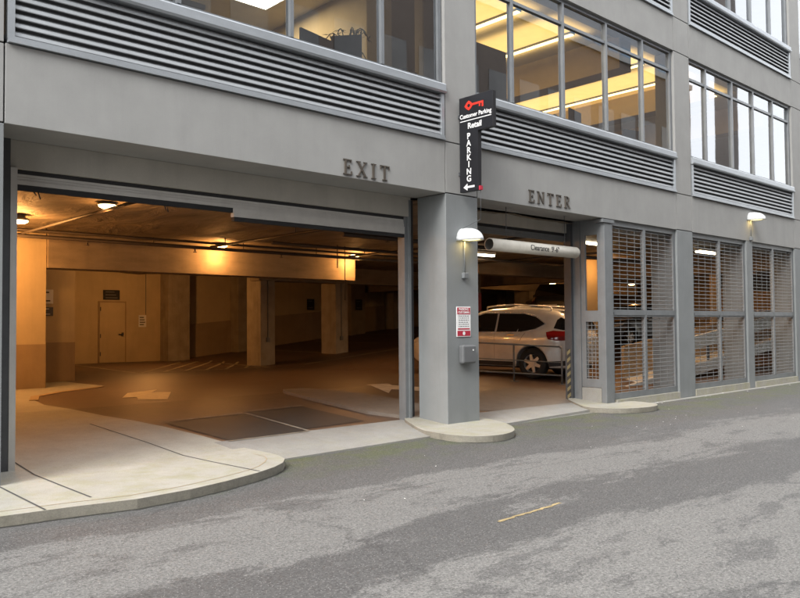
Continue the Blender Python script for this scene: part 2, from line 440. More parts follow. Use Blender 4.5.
# piers: painted storey below, concrete panels above
for i, (a, b) in enumerate(PX):
    bbox('pier', M['pier'], a, b, 0, .69, -.1, 3.945, bev=.006)
    for z0, z1 in ((3.965,4.83), (4.85,8.31), (8.33,9.16), (9.18,ZT)):
        bbox('pier_panel', M['fascia'], a+G, b-G, 0, .5, z0, z1, bev=.004)
bays = [(LEFT,1.78),(2.62,9.62),(10.43,17.68),(18.47,25.03),(25.83,33.1)]
mull = {0:[-4.2,-2.5,-.8,.6], 1:[4.72,6.49,8.25], 2:[11.55,13.2,14.8,16.32], 3:[19.47,21.02,22.38,23.74], 4:[27.4,29,30.5,31.9]}
for i, (a, b) in enumerate(bays):
    # fascia beams
    bbox('fascia_panel', M['fascia'], a+G, b-G, 0, .74, 3.95, 4.84, bev=.004)
    bbox('fascia_panel', M['fascia'], a+G, b-G, 0, .5, 8.32, 9.15, bev=.004)
    bbox('fascia_panel', M['fascia'], a+G, b-G, 0, .5, 12.7, ZT, bev=.004)
    for z0, z1, zs in ((4.85,5.65,5.83), (9.16,9.98,10.14)):
        # louvre: flashing, frame, seven blades, dark back
        L = MB()
        L.box(a+.03, b-.03, -.045, .1, z0, z0+.035); L.box(a+.03, b-.03, -.03, .1, z0+.04, z0+.075)
        L.box(a+.03, a+.10, -.02, .12, z0+.075, z1-.01); L.box(b-.10, b-.03, -.02, .12, z0+.075, z1-.01)
        fr = L.build('louvre', M['alu'], B)
        bl = MB(); n = 7; p = (z1-z0-.085)/n
        for k in range(n):
            z = z0+.08+k*p
            bl.prism([(a+.1, .004, z+.006), (a+.1, .0, z+.016), (a+.1, .014, z+.056), (a+.1, .06, z+p*.93), (a+.1, .07, z+p*.86), (a+.1, .026, z+.050), (a+.1, .012, z+.010)], (b-a-.2, 0, 0))
        bl.build('blade', M['louvre'], fr)
        MB().box(a+.1, b-.1, .075, .16, z0+.05, z1).build('back_panel', M['louvre_dark'], fr)
        # sill
        s = MB(); s.prism([(a+.01,-.055,z1), (a+.01,-.07,z1+.03), (a+.01,-.07,z1+.055), (a+.01,-.05,z1+.06), (a+.01,-.05,z1+.15), (a+.01,-.035,z1+.17), (a+.01,.2,zs), (a+.01,.2,z1)], (b-a-.02, 0, 0))
        s.build('window_sill', M['alu'], B)
    for z0, z1, zt in ((5.83,8.32,7.83), (10.14,12.7,12.1)):
        W = MB(); d0, d1 = .06, .16
        W.box(a+.01, a+.09, d0, d1, z0, z1); W.box(b-.09, b-.01, d0, d1, z0, z1)
        W.box(a+.09, b-.09, d0, d1, z0, z0+.05); W.box(a+.09, b-.09, d0, d1, z1-.07, z1)
        xs = [a+.09]+mull[i]+[b-.09]
        for q in range(len(xs)-1):
            x0 = xs[q]+(.03 if q else 0); x1 = xs[q+1]-(.03 if q < len(xs)-2 else 0)
            W.box(x0, x1, d0+.012, d1, zt-.03, zt+.03)
        for x in mull[i]: W.box(x-.03, x+.03, d0-.01, d1, z0+.05, z1-.07)
        w = W.build('window_frame', M['wframe'], B)
        for q in range(len(xs)-1):
            for g0, g1 in ((z0+.05, zt-.03), (zt+.03, z1-.07)):
                P = MB(); P.poly([(xs[q]+.02,.11,g0),(xs[q+1]-.02,.11,g0),(xs[q+1]-.02,.11,g1),(xs[q]+.02,.11,g1)])
                P.build('pane', M['glass'], w, False)
# floor slabs, roof and inner shell
bbox('floor_slab', M['inbeam'], LEFT, 45, .74, 21.3, 4.02, 4.95)
bbox('roof_slab', M['fascia'], LEFT, 33.9, .5, 21.3, 13.2, 13.5)
bbox('floor_slab', M['off_ceil'], LEFT, 33.9, .5, 21.3, 8.42, 9.2)
bbox('end_wall', M['fascia'], LEFT-.3, LEFT, 0, 21.6, -.1, ZT)
bbox('end_wall', M['fascia'], 33.9, 34.2, 0, 21.6, 3.95, ZT)
bbox('rear_wall', M['fascia'], LEFT-.3, 45, 21.6, 21.9, -.1, ZT)
bbox('infill_wall', M['pier'], LEFT, 1.78, .3, .5, -.1, 3.95)
# ceiling of the garage: sagging sheet with real relief
m = MB(); nx, ny = 120, 52
g = [[None]*(ny+1) for _ in range(nx+1)]
from mathutils import noise as mn
for i in range(nx+1):
    for j in range(ny+1):
        x = -5.9+i*51/nx; y = .76+j*20.4/ny
        dz = mn.noise(Vector((x*.55, y*.28, 3.1)))*.10+mn.noise(Vector((x*1.9, y*.8, 8)))*.04
        g[i][j] = m.bm.verts.new((x, y, min(4.015, 3.95-.05+dz)))
for i in range(nx):
    for j in range(ny):
        f = m.bm.faces.new((g[i][j], g[i+1][j], g[i+1][j+1], g[i][j+1])); f.smooth = True
m.build('garage_ceiling', M['ceil'], B)

# exit door: header, roller curtain in two drops, guides
bbox('door_header', M['header'], 2.62, 9.5, .745, .95, 3.61, 3.949)
bbox('door_head_slot', M['rubber'], 2.95, 9.4, .80, .95, 3.56, 3.609)
rs = MB()
for k in range(2): rs.box(3.0, 9.38, .80+.004*k, .84, 3.485+k*.038, 3.52+k*.038)
rs.box(3.0, 9.38, .79, .86, 3.43, 3.482)
rs.box(5.96, 9.38, .775, .865, 3.30, 3.428)
d = rs.build('roller_door', M['shutter'], B)
MB().box(3.0, 5.955, .80, .85, 3.36, 3.428).box(5.97, 9.38, .785, .855, 3.24, 3.298).build('bottom_seal', M['rubber'], d)
rag = MB()
for x, l in ((3.25,.08),(4.9,.05),(4.93,.08),(3.2,.04)): rag.tube((x,.82,3.36),(x+.03,.83,3.36-l),.008,5)
rag.build('torn_seal_strip', M['rubber'], d)
gm = MB(); gm.box(9.38,9.45,.78,.95,-.02,3.61); gm.box(9.45,9.5,.74,.80,-.02,3.9)
gm.build('door_guide', M['steel'], B)
bbox('guide_slot', M['steel_dark'], 9.45, 9.62, .81, .94, -.02, 3.949)
gm = MB(); gm.box(2.90,2.975,.70,.90,0,3.61)
gm.build('door_guide', M['shutter'], B)
bbox('guide_slot', M['steel_dark'], 2.5, 2.898, .705, .93, -.02, 3.949)

# enter door: header, curtain, jamb post, return screen, corner post
bbox('door_header', M['header'], 10.43, 14.5, .90, 1.05, 3.70, 3.949)
bbox('door_head_slot', M['rubber'], 10.43, 14.5, .96, 1.05, 3.64, 3.699)
rs = MB()
for k in range(3): rs.box(10.5, 14.42, .94+.004*(k%2), .98, 3.505+k*.045, 3.547+k*.045)
rs.build('roller_door', M['steel'], B)
bbox('jamb_post', M['steel'], 14.5, 14.66, .62, .93, .02, 3.949)
bbox('jamb_post', M['steel_dark'], 14.42, 14.499, .80, .98, .02, 3.949)
bbox('hazard_strip', M['hazard'], 14.40, 14.418, .84, .92, .04, 1.15)
bbox('corner_post', M['steel'], 14.5, 14.80, -.005, .12, -.02, 3.93, bev=.006)
bbox('post_cap', M['steel'], 14.42, 14.86, -.03, .16, 3.86, 3.93)
bbox('screen_plinth', M['apron'], 14.5, 14.72, .125, .615, -.05, .32, bev=.008)
S = MB(); y0, y1 = .125, .615
S.box(14.52,14.58,y0,y0+.07,.33,3.948); S.box(14.52,14.58,y1-.11,y1,.33,3.948)
for z0, z1 in ((.33,.51),(1.74,1.98),(3.62,3.94)): S.box(14.52,14.58,y0+.07,y1-.11,z0,z1)
sc_ = S.build('return_screen', M['steel'], B)
S = MB()
z = .55
while z < 1.73: S.box(14.545,14.555,y0+.07,y1-.11,z,z+.014); z += .085
for y in (.28,.37,.46): S.box(14.548,14.552,y,y+.012,.51,1.74)
S.build('wire_mesh', M['mesh'], sc_)
MB().tube((14.51,.1,3.78),(14.51,.1,3.9),.02,8).build('junction_conduit', M['steel'], B)

# louvred security grilles in the other bays
def grille(a, b, fx=.10):
    fr = MB(); d0, d1 = .05, .13; zb, zt = .06, 3.95; mid = (a+b)/2
    fr.box(a, a+fx, d0, d1, zb, zt); fr.box(b-fx, b, d0, d1, zb, zt)
    fr.box(a+fx, b-fx, d0, d1, zb, zb+.13); fr.box(a+fx, b-fx, d0, d1, zt-.12, zt)
    fr.box(a+fx, mid-.045, d0, d1, 1.84, 2.0); fr.box(mid+.045, b-fx, d0, d1, 1.84, 2.0)
    fr.box(a+fx, mid-.045, d0-.015, d1, 1.88, 1.94); fr.box(mid+.045, b-fx, d0-.015, d1, 1.88, 1.94)
    fr.box(mid-.045, mid+.045, d0-.006, d1, zb+.13, zt-.12)
    f = fr.build('security_grille', M['steel'], B)
    for z0, z1 in ((zb+.13,1.84),(2.0,zt-.12)):
        for x0, x1 in ((a+fx,mid-.045),(mid+.045,b-fx)):
            ms = MB(); n = int((z1-z0)/.088); p = (z1-z0)/n
            for k in range(n):
                z = z0+(k+.5)*p
                ms.prism([(x0,.079,z-.0065),(x0,.082,z+.0065),(x0,.090,z+.0065),(x0,.087,z-.0065)], (x1-x0,0,0))
            nv = 4
            for k in range(1, nv): ms.box(x0+(x1-x0)*k/nv-.006, x0+(x1-x0)*k/nv+.006, .0835, .0895, z0, z1)
            ms.build('wire_mesh', M['mesh'], f)
    return f
for a, b in ((14.81,17.67),(18.48,21.58),(21.98,25.02),(25.84,29.4),(29.8,33.09)): grille(a, b)
bbox('pier', M['pier'], 21.585, 21.975, 0, .69, -.1, 3.945, bev=.005)
bbox('pier', M['pier'], 29.405, 29.795, 0, .69, -.1, 3.945, bev=.005)
m = MB()
for a, b in ((14.9,17.67),(18.48,21.58),(21.98,25.02),(25.84,29.4),(29.8,33.09)): m.box(a, b, -.02, .4, -.1, .055)
m.build('grille_plinth', M['kerb'], B)
for a, b in ((14.8,17.67),(18.48,21.58),(21.98,25.02),(25.84,33.09)):
    bbox('lintel', M['soffit'], a, b, .2, .739, 3.80, 3.949)

# garage interior
bbox('inner_rear_wall', M['inwall'], LEFT, 45, 21.0, 21.5, -.1, 4.02)
bbox('inner_side_wall', M['inwall'], 44.6, 45, .5, 21.0, -.1, 4.02)
bbox('enclosure_wall', M['inwall'], LEFT, 6.30, 9.6, 11.3, .2, 3.89)
bbox('enclosure_wall', M['inwall'], LEFT, 7.67, 11.5, 13.0, .2, 3.55)
bbox('dado_band', M['inwall2'], 5.0, 6.304, 9.594, 9.7, .325, 1.33); bbox('dado_band', M['inwall2'], 5.0, 7.674, 11.494, 11.6, .325, 1.33)
bbox('enclosure_side_wall', M['inwall'], LEFT, 2.0, .5, 9.6, -.05, 4.0)
for a, b in ((14.65,15.6),(17.9,18.8),(24.2,25.1),(27.0,27.8),(31,31.8),(36,36.8)):
    bbox('pilaster', M['incol'], a, b, 20.3, 21.0, .2, 4.0)
m = MB()   # sloping dado along the ramp
for x0, x1 in ((15.61,17.89),(18.81,24.19),(25.11,26.99),(27.81,30.99),(31.81,35.99)):
    z = lambda x: 1.78+.085*(x-15.6)
    m.prism([(x0,20.93,.3),(x1,20.93,.3),(x1,20.93,z(x1)),(x0,20.93,z(x0))], (0,.069,0))
m.build('dado_band', M['inwall2'], B)
def column(x0, x1, y0, y1, mat='incol', z1=4.0): bbox('column', M[mat], x0, x1, y0, y1, 0, z1, bev=.015)
column(15.02,15.62,14.1,15.0); column(18.35,18.95,14.1,15.0); column(24.2,24.8,14.1,15); column(30.2,30.8,14.1,15); column(36.5,37.1,14.1,15)
column(27.2,28.0,17.2,18)
column(22.5,23.15,5.75,6.4,'inwall'); column(31.5,32.1,5.75,6.4,'inwall')
bbox('beam', M['inbeam'], 6.31, 15.5, 9.5, 10.1, 3.09, 3.93, bev=.01)
bbox('beam', M['inbeam'], 14.9, 40, 14.0, 14.6, 3.30, 3.93)
bbox('beam', M['inbeam'], 25.4, 26.0, .8, 20.9, 3.35, 3.93)
bbox('beam', M['inbeam'], 19.6, 44, 8.0, 8.5, 3.40, 3.93)
# red-banded column seen past the pier
c_ = bbox('column', M['incol'], 22.5, 23.35, 11.2, 11.8, 0, 4.0, bev=.01)
MB().box(22.49,23.36,11.19,11.81,2.2,2.95).build('red_band', M['plate_red'], c_)
# door with hinges and lever
dr = bbox('door', M['inwall'], 12.13, 13.14, 20.95, 20.998, .33, 2.68, bev=.006)
MB().box(13.0,13.06,20.88,20.95,1.38,1.5).box(12.86,13.03,20.87,20.9,1.42,1.45).build('door_handle', M['steel_dark'], dr)
MB().box(12.14,12.17,20.93,20.95,.6,.75).box(12.14,12.17,20.93,20.95,1.3,1.45).box(12.14,12.17,20.93,20.95,2.35,2.5).build('hinge', M['steel_dark'], dr)
m = MB(); m.box(12.08,12.125,20.96,20.997,.33,2.73); m.box(13.145,13.19,20.96,20.997,.33,2.73); m.box(12.125,13.145,20.96,20.997,2.685,2.73)
m.build('door_frame', M['inwall2'], B)
# ceiling services
m = MB()
m.tube((-5,8.7,3.70),(44,8.7,3.70),.045,10); m.tube((2.5,8.4,3.80),(20,8.4,3.80),.03,8)
for x in (10.05,14.6,19.5,25.5): m.tube((x,1.3,3.74),(x,8.7,3.74),.03,8)
m.tube((5.5,2.2,3.75),(5.5,9.1,3.75),.03,8); m.tube((10.5,3.9,3.66),(32,3.9,3.66),.05,10); m.tube((10.5,6.6,3.70),(40,6.6,3.70),.04,10)
for x in (6,8.5,11,13.4,16,18.5): m.tube((x,8.7,3.68),(x,8.7,3.95),.012,6)
for x in (10.05,14.6,19.5): 
    for y in (2,5,8): m.tube((x,y,3.74),(x,y,3.95),.012,6)
for x, y in ((6.9,8.7),(9.6,8.7),(12.2,8.7),(11.8,3.9),(13.2,3.9)): m.tube((x,y,3.6),(x,y,3.68),.02,8); m.tube((x,y,3.575),(x,y,3.585),.05,10)
m.build('sprinkler_pipework', M['pipe'], B)
m = MB(); z = 3.95
while z > 3.35: m.box(13.2,13.23,7.5,7.512,z-.05,z); m.box(13.209,13.221,7.49,7.522,z-.085,z-.05); z -= .085
m.tube((13.55,7.6,2.4),(13.55,7.6,3.95),.012,6)
m.build('hanging_chain', M['pipe'], B)
for x, y in ((15.3,14.075),(18.6,14.075)):
    m = MB(); m.tube((x,y,1.25),(x,y,3.6),.014,8); m.box(x-.06,x+.06,y-.05,y+.02,1.15,1.3,.006)
    m.build('electrical_conduit', M['steel'], B)
m = MB(); m.tube((14.0,20.95,2.2),(14.0,20.95,3.9),.014,8); m.build('electrical_conduit', M['steel'], B)
# pedestrian ramp seen through the grilles
zr = lambda x: .11*(x-18.0)+.02
def rampbox(name, mat, x0, x1, y0, y1, dz0, dz1, f=zr):
    m = MB(); m.prism([(x0,y0,f(x0)+dz0),(x1,y0,f(x1)+dz0),(x1,y0,f(x1)+dz1),(x0,y0,f(x0)+dz1)], (0,y1-y0,0)); return m.build(name, mat, B)
rampbox('ramp_slab', M['rampc'], 17.2, 33, 1.62, 2.45, -.12, 0)
rampbox('ramp_kerb', M['rampc'], 17.2, 33, 1.5, 1.62, -.22, .09)
rampbox('ramp_guard', M['rampc'], 19.3, 33, 1.52, 1.60, .52, .90)
rampbox('ramp_guard', M['inwall2'], 19.3, 33, 2.46, 2.54, -.1, .9)
for x in (19.4, 22.4, 25.4, 28.4, 31.4): bbox('ramp_guard_post', M['steel_dark'], x, x+.08, 1.53, 1.59, zr(x)+.09, zr(x)+.55)

# office floor behind the first-floor windows
bbox('office_wall', M['off_wall'], LEFT, 33.9, 7.5, 7.7, 4.95, 8.42)
bbox('office_wall', M['off_wall'], 9.7, 9.9, .6, 7.5, 4.95, 8.42)
bbox('office_ceiling', M['off_ceil'], LEFT, 9.69, .2, 7.5, 8.30, 8.40)
bbox('office_ceiling', M['off_ceil'], 9.91, 33.8, .2, 7.5, 8.36, 8.41)
bbox('office_floor', M['off_dark'], LEFT, 33.8, .2, 7.5, 4.96, 5.0)
bbox('office_column', M['off_wall'], 8.9, 9.45, .55, 1.2, 5.0, 8.3)
for x in (15.9, 19.9, 23.9): bbox('office_bulkhead', M['off_wall'], x, x+.5, .4, 7.4, 7.6, 8.36)
bbox('office_partition', M['off_dark'], 10.45, 12.15, .7, .78, 5.0, 7.15)
bbox('upper_office_wall', M['off_wall'], LEFT, 33.9, 5.5, 5.7, 9.2, 13.2)

# ------------------------------------------------------------------ lamps
def area(name, loc, size, power, col, parent, rot=(0,0,0), shape='DISK', spread=180):
    l = bpy.data.lights.new(name, 'AREA'); l.energy = power; l.color = col; l.size = size; l.shape = shape; l.spread = R(spread)
    if shape == 'RECTANGLE': l.size_y = size*.25
    o = bpy.data.objects.new(name, l); COL.objects.link(o); o.location = loc; o.rotation_euler = rot
    o.parent = parent; return o
AMB = (1.0,.43,.115)
def lamp(x, y, z, label, power, tube=False, rz=0):
    t = tag(empty('ceiling_lamp', (x,y,z), rz), label, 'ceiling lamp', 'garage ceiling lamps')
    if tube:
        MB().box(-.62,.62,-.10,.10,.0,.08,.01).build('housing', M['white'], t)
        MB().box(-.6,.6,-.075,.075,-.05,-.001,.01).build('lens', M['tube_lens'], t)
        area('lamp_light', (0,0,-.09), 1.1, power, (1,.52,.2), t, shape='RECTANGLE')
    else:
        MB().lathe([(.0,.14),(.09,.14),(.10,.05),(.16,.02),(.17,-.01),(.145,-.012)], 24, 'z').build('housing', M['steel'], t)
        MB().lathe([(.145,-.014),(.14,-.04),(.09,-.065),(.0,-.07)], 24, 'z').build('lens', M['amber_lens'], t)
        p = bpy.data.lights.new('lamp_light', 'POINT'); p.energy = power; p.color = AMB; p.shadow_soft_size = .12
        o = bpy.data.objects.new('lamp_light', p); COL.objects.link(o); o.location = (0,0,-.25); o.parent = t
    return t
P0 = 42
lamp(4.9,6.9,3.80,'glowing round lamp at the far left edge of the exit opening',60)
lamp(4.6,8.5,3.80,'lower of two round lamps stacked at the left edge of the exit opening',105)
lamp(5.5,4.2,3.84,'round lamp just under the raised door curtain at upper left',14)
lamp(10.6,9.12,3.86,'round lamp in front of the middle of the long concrete beam',36)
lamp(15.2,9.12,3.86,'round lamp beside the right end of the long concrete beam',34)
lamp(22.4,1.5,3.80,'fluorescent tube lamp high behind the second grille',16,True)
lamp(17.92,2.53,3.86,'fluorescent lamp seen through the tall slot beside the corner post',34,True)
lamp(22.75,5.1,3.80,'round lamp in front of the cream column seen through the tall slot',13)
lamp(31.0,3.0,3.78,'round lamp glowing behind the third grille',P0*.6)
lamp(28.5,11.5,3.72,'round lamp deep in the garage above the parked cars',22)
lamp(36.0,12.0,3.72,'farthest round lamp deep in the garage',38)
lamp(12.2,16.8,3.76,'round lamp behind the long beam near the utility door',85)
lamp(17.6,6.2,3.80,'unseen fluorescent lamp added above the white car behind the raised entrance curtain',34,True)  # out of view, added to brighten the car; its roof highlights suggest a lamp
lamp(8.9,10.7,3.80,'unseen round lamp added behind the left end of the long concrete beam',17)  # added out of view to light the left cream wall and floor
lamp(40.0,9.7,3.76,'round lamp far behind the middle of the second grille',P0*.5)

def wall_lamp(x, z, label, boxdrop=.55):
    t = tag(empty('wall_lamp', (x,0,z)), label, 'wall lamp', 'dome wall lamps')
    m = MB(); n, k = 20, 9; rings = []
    for i in range(k+1):          # quarter dome: elevation 0..90
        el = math.pi/2*i/k; ring = []
        for j in range(n+1):
            az = math.pi*j/n
            ring.append(m.bm.verts.new((math.cos(az)*.19*math.cos(el)**.8, -.002-math.sin(az)*.43*math.cos(el)**.75, .225*math.sin(el))))
        rings.append(ring)
    for A, Bq in zip(rings[:-1], rings[1:]):
        for j in range(n):
            f = m.bm.faces.new((A[j],A[j+1],Bq[j+1],Bq[j])); f.smooth = True
    bmesh.ops.remove_doubles(m.bm, verts=m.bm.verts[:], dist=.0005)
    o = m.build('lamp_shade', M['shade_white'], t)
    md = o.modifiers.new('s', 'SOLIDIFY'); md.thickness = .012; md.offset = -1
    MB().box(-.10,.10,-.3,-.04,.01,.06,.01).build('lens', M['shade_lens'], t)
    m = MB(); m.tube((-.01,-.03,-boxdrop),(-.01,-.03,.02),.011,8); m.build('conduit', M['steel'], t)
    MB().box(-.07,.05,-.07,-.002,-boxdrop-.1,-boxdrop,.01).build('junction_box', M['steel'], t)
    area('lamp_light', (0,-.10,-.01), .14, .7, (1,.72,.3), t)
    return t
wall_lamp(10.06,3.15,'white dome wall lamp on the grey pier between exit and enter')
wall_lamp(21.85,4.52,'white dome wall lamp on the fascia between the second and third grilles',.45)

# ------------------------------------------------------------------ lettering
def text_mesh(s, size, depth, bold=0, ax='CENTER'):
    c = bpy.data.curves.new('t', 'FONT'); c.body = s; c.size = size; c.extrude = depth; c.offset = bold
    c.align_x = ax; c.align_y = 'CENTER'
    o = bpy.data.objects.new('t', c); COL.objects.link(o)
    dg = bpy.context.evaluated_depsgraph_get(); me = bpy.data.meshes.new_from_object(o.evaluated_get(dg))
    bpy.data.objects.remove(o); return me
def text(name, s, size, loc, rot, mat, parent, depth=.004, bold=0, sx=1, ax='CENTER'):
    me = text_mesh(s, size, depth, bold, ax); me.materials.clear(); me.materials.append(mat)
    o = bpy.data.objects.new(name, me); COL.objects.link(o)
    mw = Matrix.Translation(Vector(loc)) @ rot @ Matrix.Diagonal((sx,1,1,1))
    me.transform(mw); o.parent = parent; return o
FRONT = Matrix.Rotation(R(90), 4, 'X')                                   # faces -Y
LEFTF = Matrix.Rotation(R(-90), 4, 'Z') @ Matrix.Rotation(R(90), 4, 'X')  # faces -X
# serif capitals built from strokes (unit height, y up)
def stroke(x0, y0, x1, y1, w):
    d = Vector((x1-x0, y1-y0)).normalized(); n = Vector((-d.y, d.x))*w/2
    return [(x0+n.x,y0+n.y),(x0-n.x,y0-n.y),(x1-n.x,y1-n.y),(x1+n.x,y1+n.y)]
def rect(x0, y0, x1, y1): return [(x0,y0),(x1,y0),(x1,y1),(x0,y1)]
T, H_, S_ = .125, .065, .045     # stem, hairline, serif thickness
def serif(x, y, w=.34): return rect(x-w/2, y, x+w/2, y+S_)
SER = {
 'E': (.72, [rect(.12,0,.12+T,1), rect(.02,0,.66,S_+.02), rect(.02,.93,.64,1), rect(.2,.47,.5,.54), rect(.60,0,.67,.24), rect(.57,.78,.63,1), rect(.45,.38,.51,.63)]),
 'X': (.86, [stroke(.14,.97,.70,.03,T), stroke(.70,.97,.14,.03,H_), serif(.16,0), serif(.70,0), serif(.16,.945), serif(.70,.945,.3)]),
 'I': (.42, [rect(.12,0,.12+T,1), serif(.205,0,.38), serif(.205,.945,.38)]),
 'T': (.80, [rect(.31,0,.31+T,1), serif(.395,0,.4), rect(.03,.93,.77,1), rect(.03,.74,.09,1), rect(.71,.74,.77,1)]),
 'N': (.92, [rect(.12,0,.20,1), rect(.70,0,.78,1), stroke(.14,.96,.74,.04,T), serif(.16,0,.3), serif(.08,.945,.2), serif(.74,.945,.3)]),
 'R': (.84, [rect(.12,0,.12+T,1), serif(.205,0,.38), rect(.04,.94,.42,1), rect(.2,.46,.42,.53), stroke(.42,.965,.56,.88,.09), stroke(.555,.90,.6,.75,.15), stroke(.6,.77,.555,.58,.15), stroke(.57,.61,.42,.5,.09), stroke(.38,.5,.68,.03,.15), serif(.72,0,.24)]),
}
def serif_sign(word, x0, x1, z0, z1, label):
    t = tag(empty('lettering_sign', (x0,0,z0)), label, 'sign')
    h = z1-z0; gap = .30
    tot = sum(SER[c][0] for c in word)+gap*(len(word)-1); k = (x1-x0)/tot; x = 0
    for c in word:
        m = MB()
        for q, pl in enumerate(SER[c][1]):
            e = .0006*q
            m.prism([((x+px)*k, -.023+e, py*h) for px, py in pl], (0, .022-2*e, 0))
        m.build('letter', M['bronze'], t); x += SER[c][0]+gap
    return t
serif_sign('EXIT', 7.37, 8.32, 3.99, 4.225, 'dark bronze EXIT letters on the concrete fascia')
serif_sign('ENTER', 11.9, 13.27, 4.03, 4.265, 'dark bronze ENTER letters on the concrete fascia')

# blade sign
bs = tag(empty('blade_sign', (9.98,0,3.98)), 'black projecting blade sign reading Customer Parking Retail with red key', 'sign')
def yz(pts, x=0): return [(x,-y,z) for y, z in pts]
m = MB(); m.prism(yz([(.04,0),(.46,0),(.46,1.02),(.80,1.02),(.80,1.64),(.04,1.64)], -.045), (.09,0,0))
bmesh.ops.bevel(m.bm, geom=m.bm.edges[:], offset=.006, segments=1, affect='EDGES')
m.build('sign_panel', M['black'], bs)
MB().box(-.03,.03,-.045,0,.3,.36).box(-.03,.03,-.045,0,1.3,1.36).build('bracket', M['steel_dark'], bs)
def st(s, size, y, z, bold=.0, sx=1, name='sign_text'): return text(name, s, size, (-.05,-y,z), LEFTF, M['sign_white'], bs, .002, bold, sx)
st('Customer Parking', .105, .42, 1.30, .0018, .92)
st('Retail', .14, .40, 1.12, .003, 1.0)
MB().box(-.0505,-.044,-.77,-.07,1.215,1.228).build('rule_line', M['sign_white'], bs)
for k, ch in enumerate('PARKING'): st(ch, .145, .26, .945-k*.122, .003)
m = MB(); m.prism(yz([(.13,.075),(.22,.135),(.22,.092),(.38,.092),(.38,.058),(.22,.058),(.22,.015)], -.05), (.006,0,0))
m.build('arrow', M['sign_white'], bs)
# key emblem: diamond bow with a hole, shaft and two teeth
m = MB()
cx, cz, ro, ri = .27, 1.475, .085, .034
def loop(r): return [(cx+r*math.cos(a)*(1.15 if i%2==0 else .86), cz+r*math.sin(a)*(1.0 if i%2==0 else .86)) for i, a in enumerate([math.pi/4*j for j in range(8)])]
o_, i_ = loop(ro), loop(ri)
for j in range(8):
    a, b, c, d_ = o_[j], o_[(j+1)%8], i_[(j+1)%8], i_[j]
    m.prism(yz([a,b,c,d_], -.0505), (.0055,0,0))
m.prism(yz([(.34,1.463),(.60,1.463),(.60,1.50),(.34,1.50)], -.0508), (.0058,0,0))
m.prism(yz([(.565,1.40),(.60,1.40),(.60,1.464),(.565,1.464)], -.0509), (.0059,0,0))
m.prism(yz([(.50,1.415),(.53,1.415),(.53,1.464),(.50,1.464)], -.0509), (.0059,0,0))
m.build('key_emblem', M['sign_red'], bs)
m = MB(); m.box(-.03,.03,-.50,-.462,.0,.07); m.build('end_tab', M['plate_red'], bs)
MB().path([(0,-.475,0),(0,-.47,-.5),(0,-.05,-.62)], .004, 5).build('tie_wire', M['steel_dark'], bs)

# clearance pipe
cp = tag(empty('clearance_bar', (12.56,.35,3.20)), 'white plastic pipe hung over the entrance reading Clearance', 'clearance bar')
m = MB(); L_ = 1.41; r = .118
m.lathe([(r-.012,-L_),(r,-L_),(r,L_-.03),(r-.02,L_),(0,L_)], 32, 'y')
m.bm.transform(Matrix.Rotation(R(-90), 4, 'Z'))
m.build('pipe', M['pvc'], cp)
m = MB(); m.lathe([(r-.012,-L_),(r-.014,-L_+.5),(0,-L_+.52)], 28, 'y'); m.bm.transform(Matrix.Rotation(R(-90), 4, 'Z')); m.build('pipe_bore', M['pvc_in'], cp)
m = MB(); m.tube((-.9,0,r-.01),(-.9,0,.75),.006,6); m.build('hanger_wire', M['steel_dark'], cp)
m = MB(); m.tube((1.0,0,r-.01),(1.0,0,.75),.006,6); m.build('hanger_wire', M['steel_dark'], cp)
tx = text('pipe_lettering', "Clearance  9'-6\"", .155, (0,0,0), Matrix.Identity(4), M['ink'], cp, .002, .0012, .95)
tb = bmesh.new(); tb.from_mesh(tx.data)
for k in range(15):
    bmesh.ops.bisect_plane(tb, geom=tb.verts[:]+tb.edges[:]+tb.faces[:], plane_co=(0,-.10+k*.014,0), plane_no=(0,1,0))
tb.to_mesh(tx.data); tb.free()
for v in tx.data.vertices:                    # wrap the lettering round the pipe
    a = (v.co.y+.0)/(r+.002); rr = r+.0015+v.co.z
    v.co = (v.co.x+.18, -rr*math.cos(a), rr*math.sin(a))

# notice plate and box on the pier
pl = tag(empty('notice_plate', (10.03,0,1.75)), 'small red and white parking notice on the grey pier', 'sign')
MB().box(-.18,.18,-.012,-.001,-.26,.26,.004).build('plate', M['sign_white'], pl)
m = MB(); m.box(-.165,.165,-.0145,-.0115,.13,.245); m.build('red_header', M['plate_red'], pl)
m = MB(); m.box(-.165,.165,-.0145,-.0115,-.245,-.155); m.box(-.15,.15,-.0145,-.0115,-.135,-.112); m.build('red_footer', M['plate_red'], pl)
text('notice_text', 'PARKING', .06, (0,-.0155,.213), FRONT, M['sign_white'], pl, .001, .001)
text('notice_text', 'CUSTOMERS', .05, (0,-.0155,.160), FRONT, M['sign_white'], pl, .001, .001)
m = MB()
random.seed(3)
for k in range(6):
    z = .095-k*.036; x = -.13
    while x < .12:
        w = random.uniform(.02,.06); m.box(x, min(x+w,.13), -.0135, -.0115, z, z+.011); x += w+.015
m.build('fine_print', M['boxgrey'], pl)
m = MB(); m.tube((0,-.0155,-.2),(0,-.0145,-.2),.033,20); m.build('round_emblem', M['sign_white'], pl)
bx = tag(empty('meter_box', (10.065,0,1.19)), 'dark grey rounded box fixed below the notice plate', 'utility box')
m = MB(); m.box(-.17,.17,-.12,-.001,-.16,.16,.03); m.build('cover', M['boxgrey'], bx)
m = MB(); m.tube((.08,-.126,.07),(.08,-.12,.07),.015,12); m.build('lock', M['white'], bx)

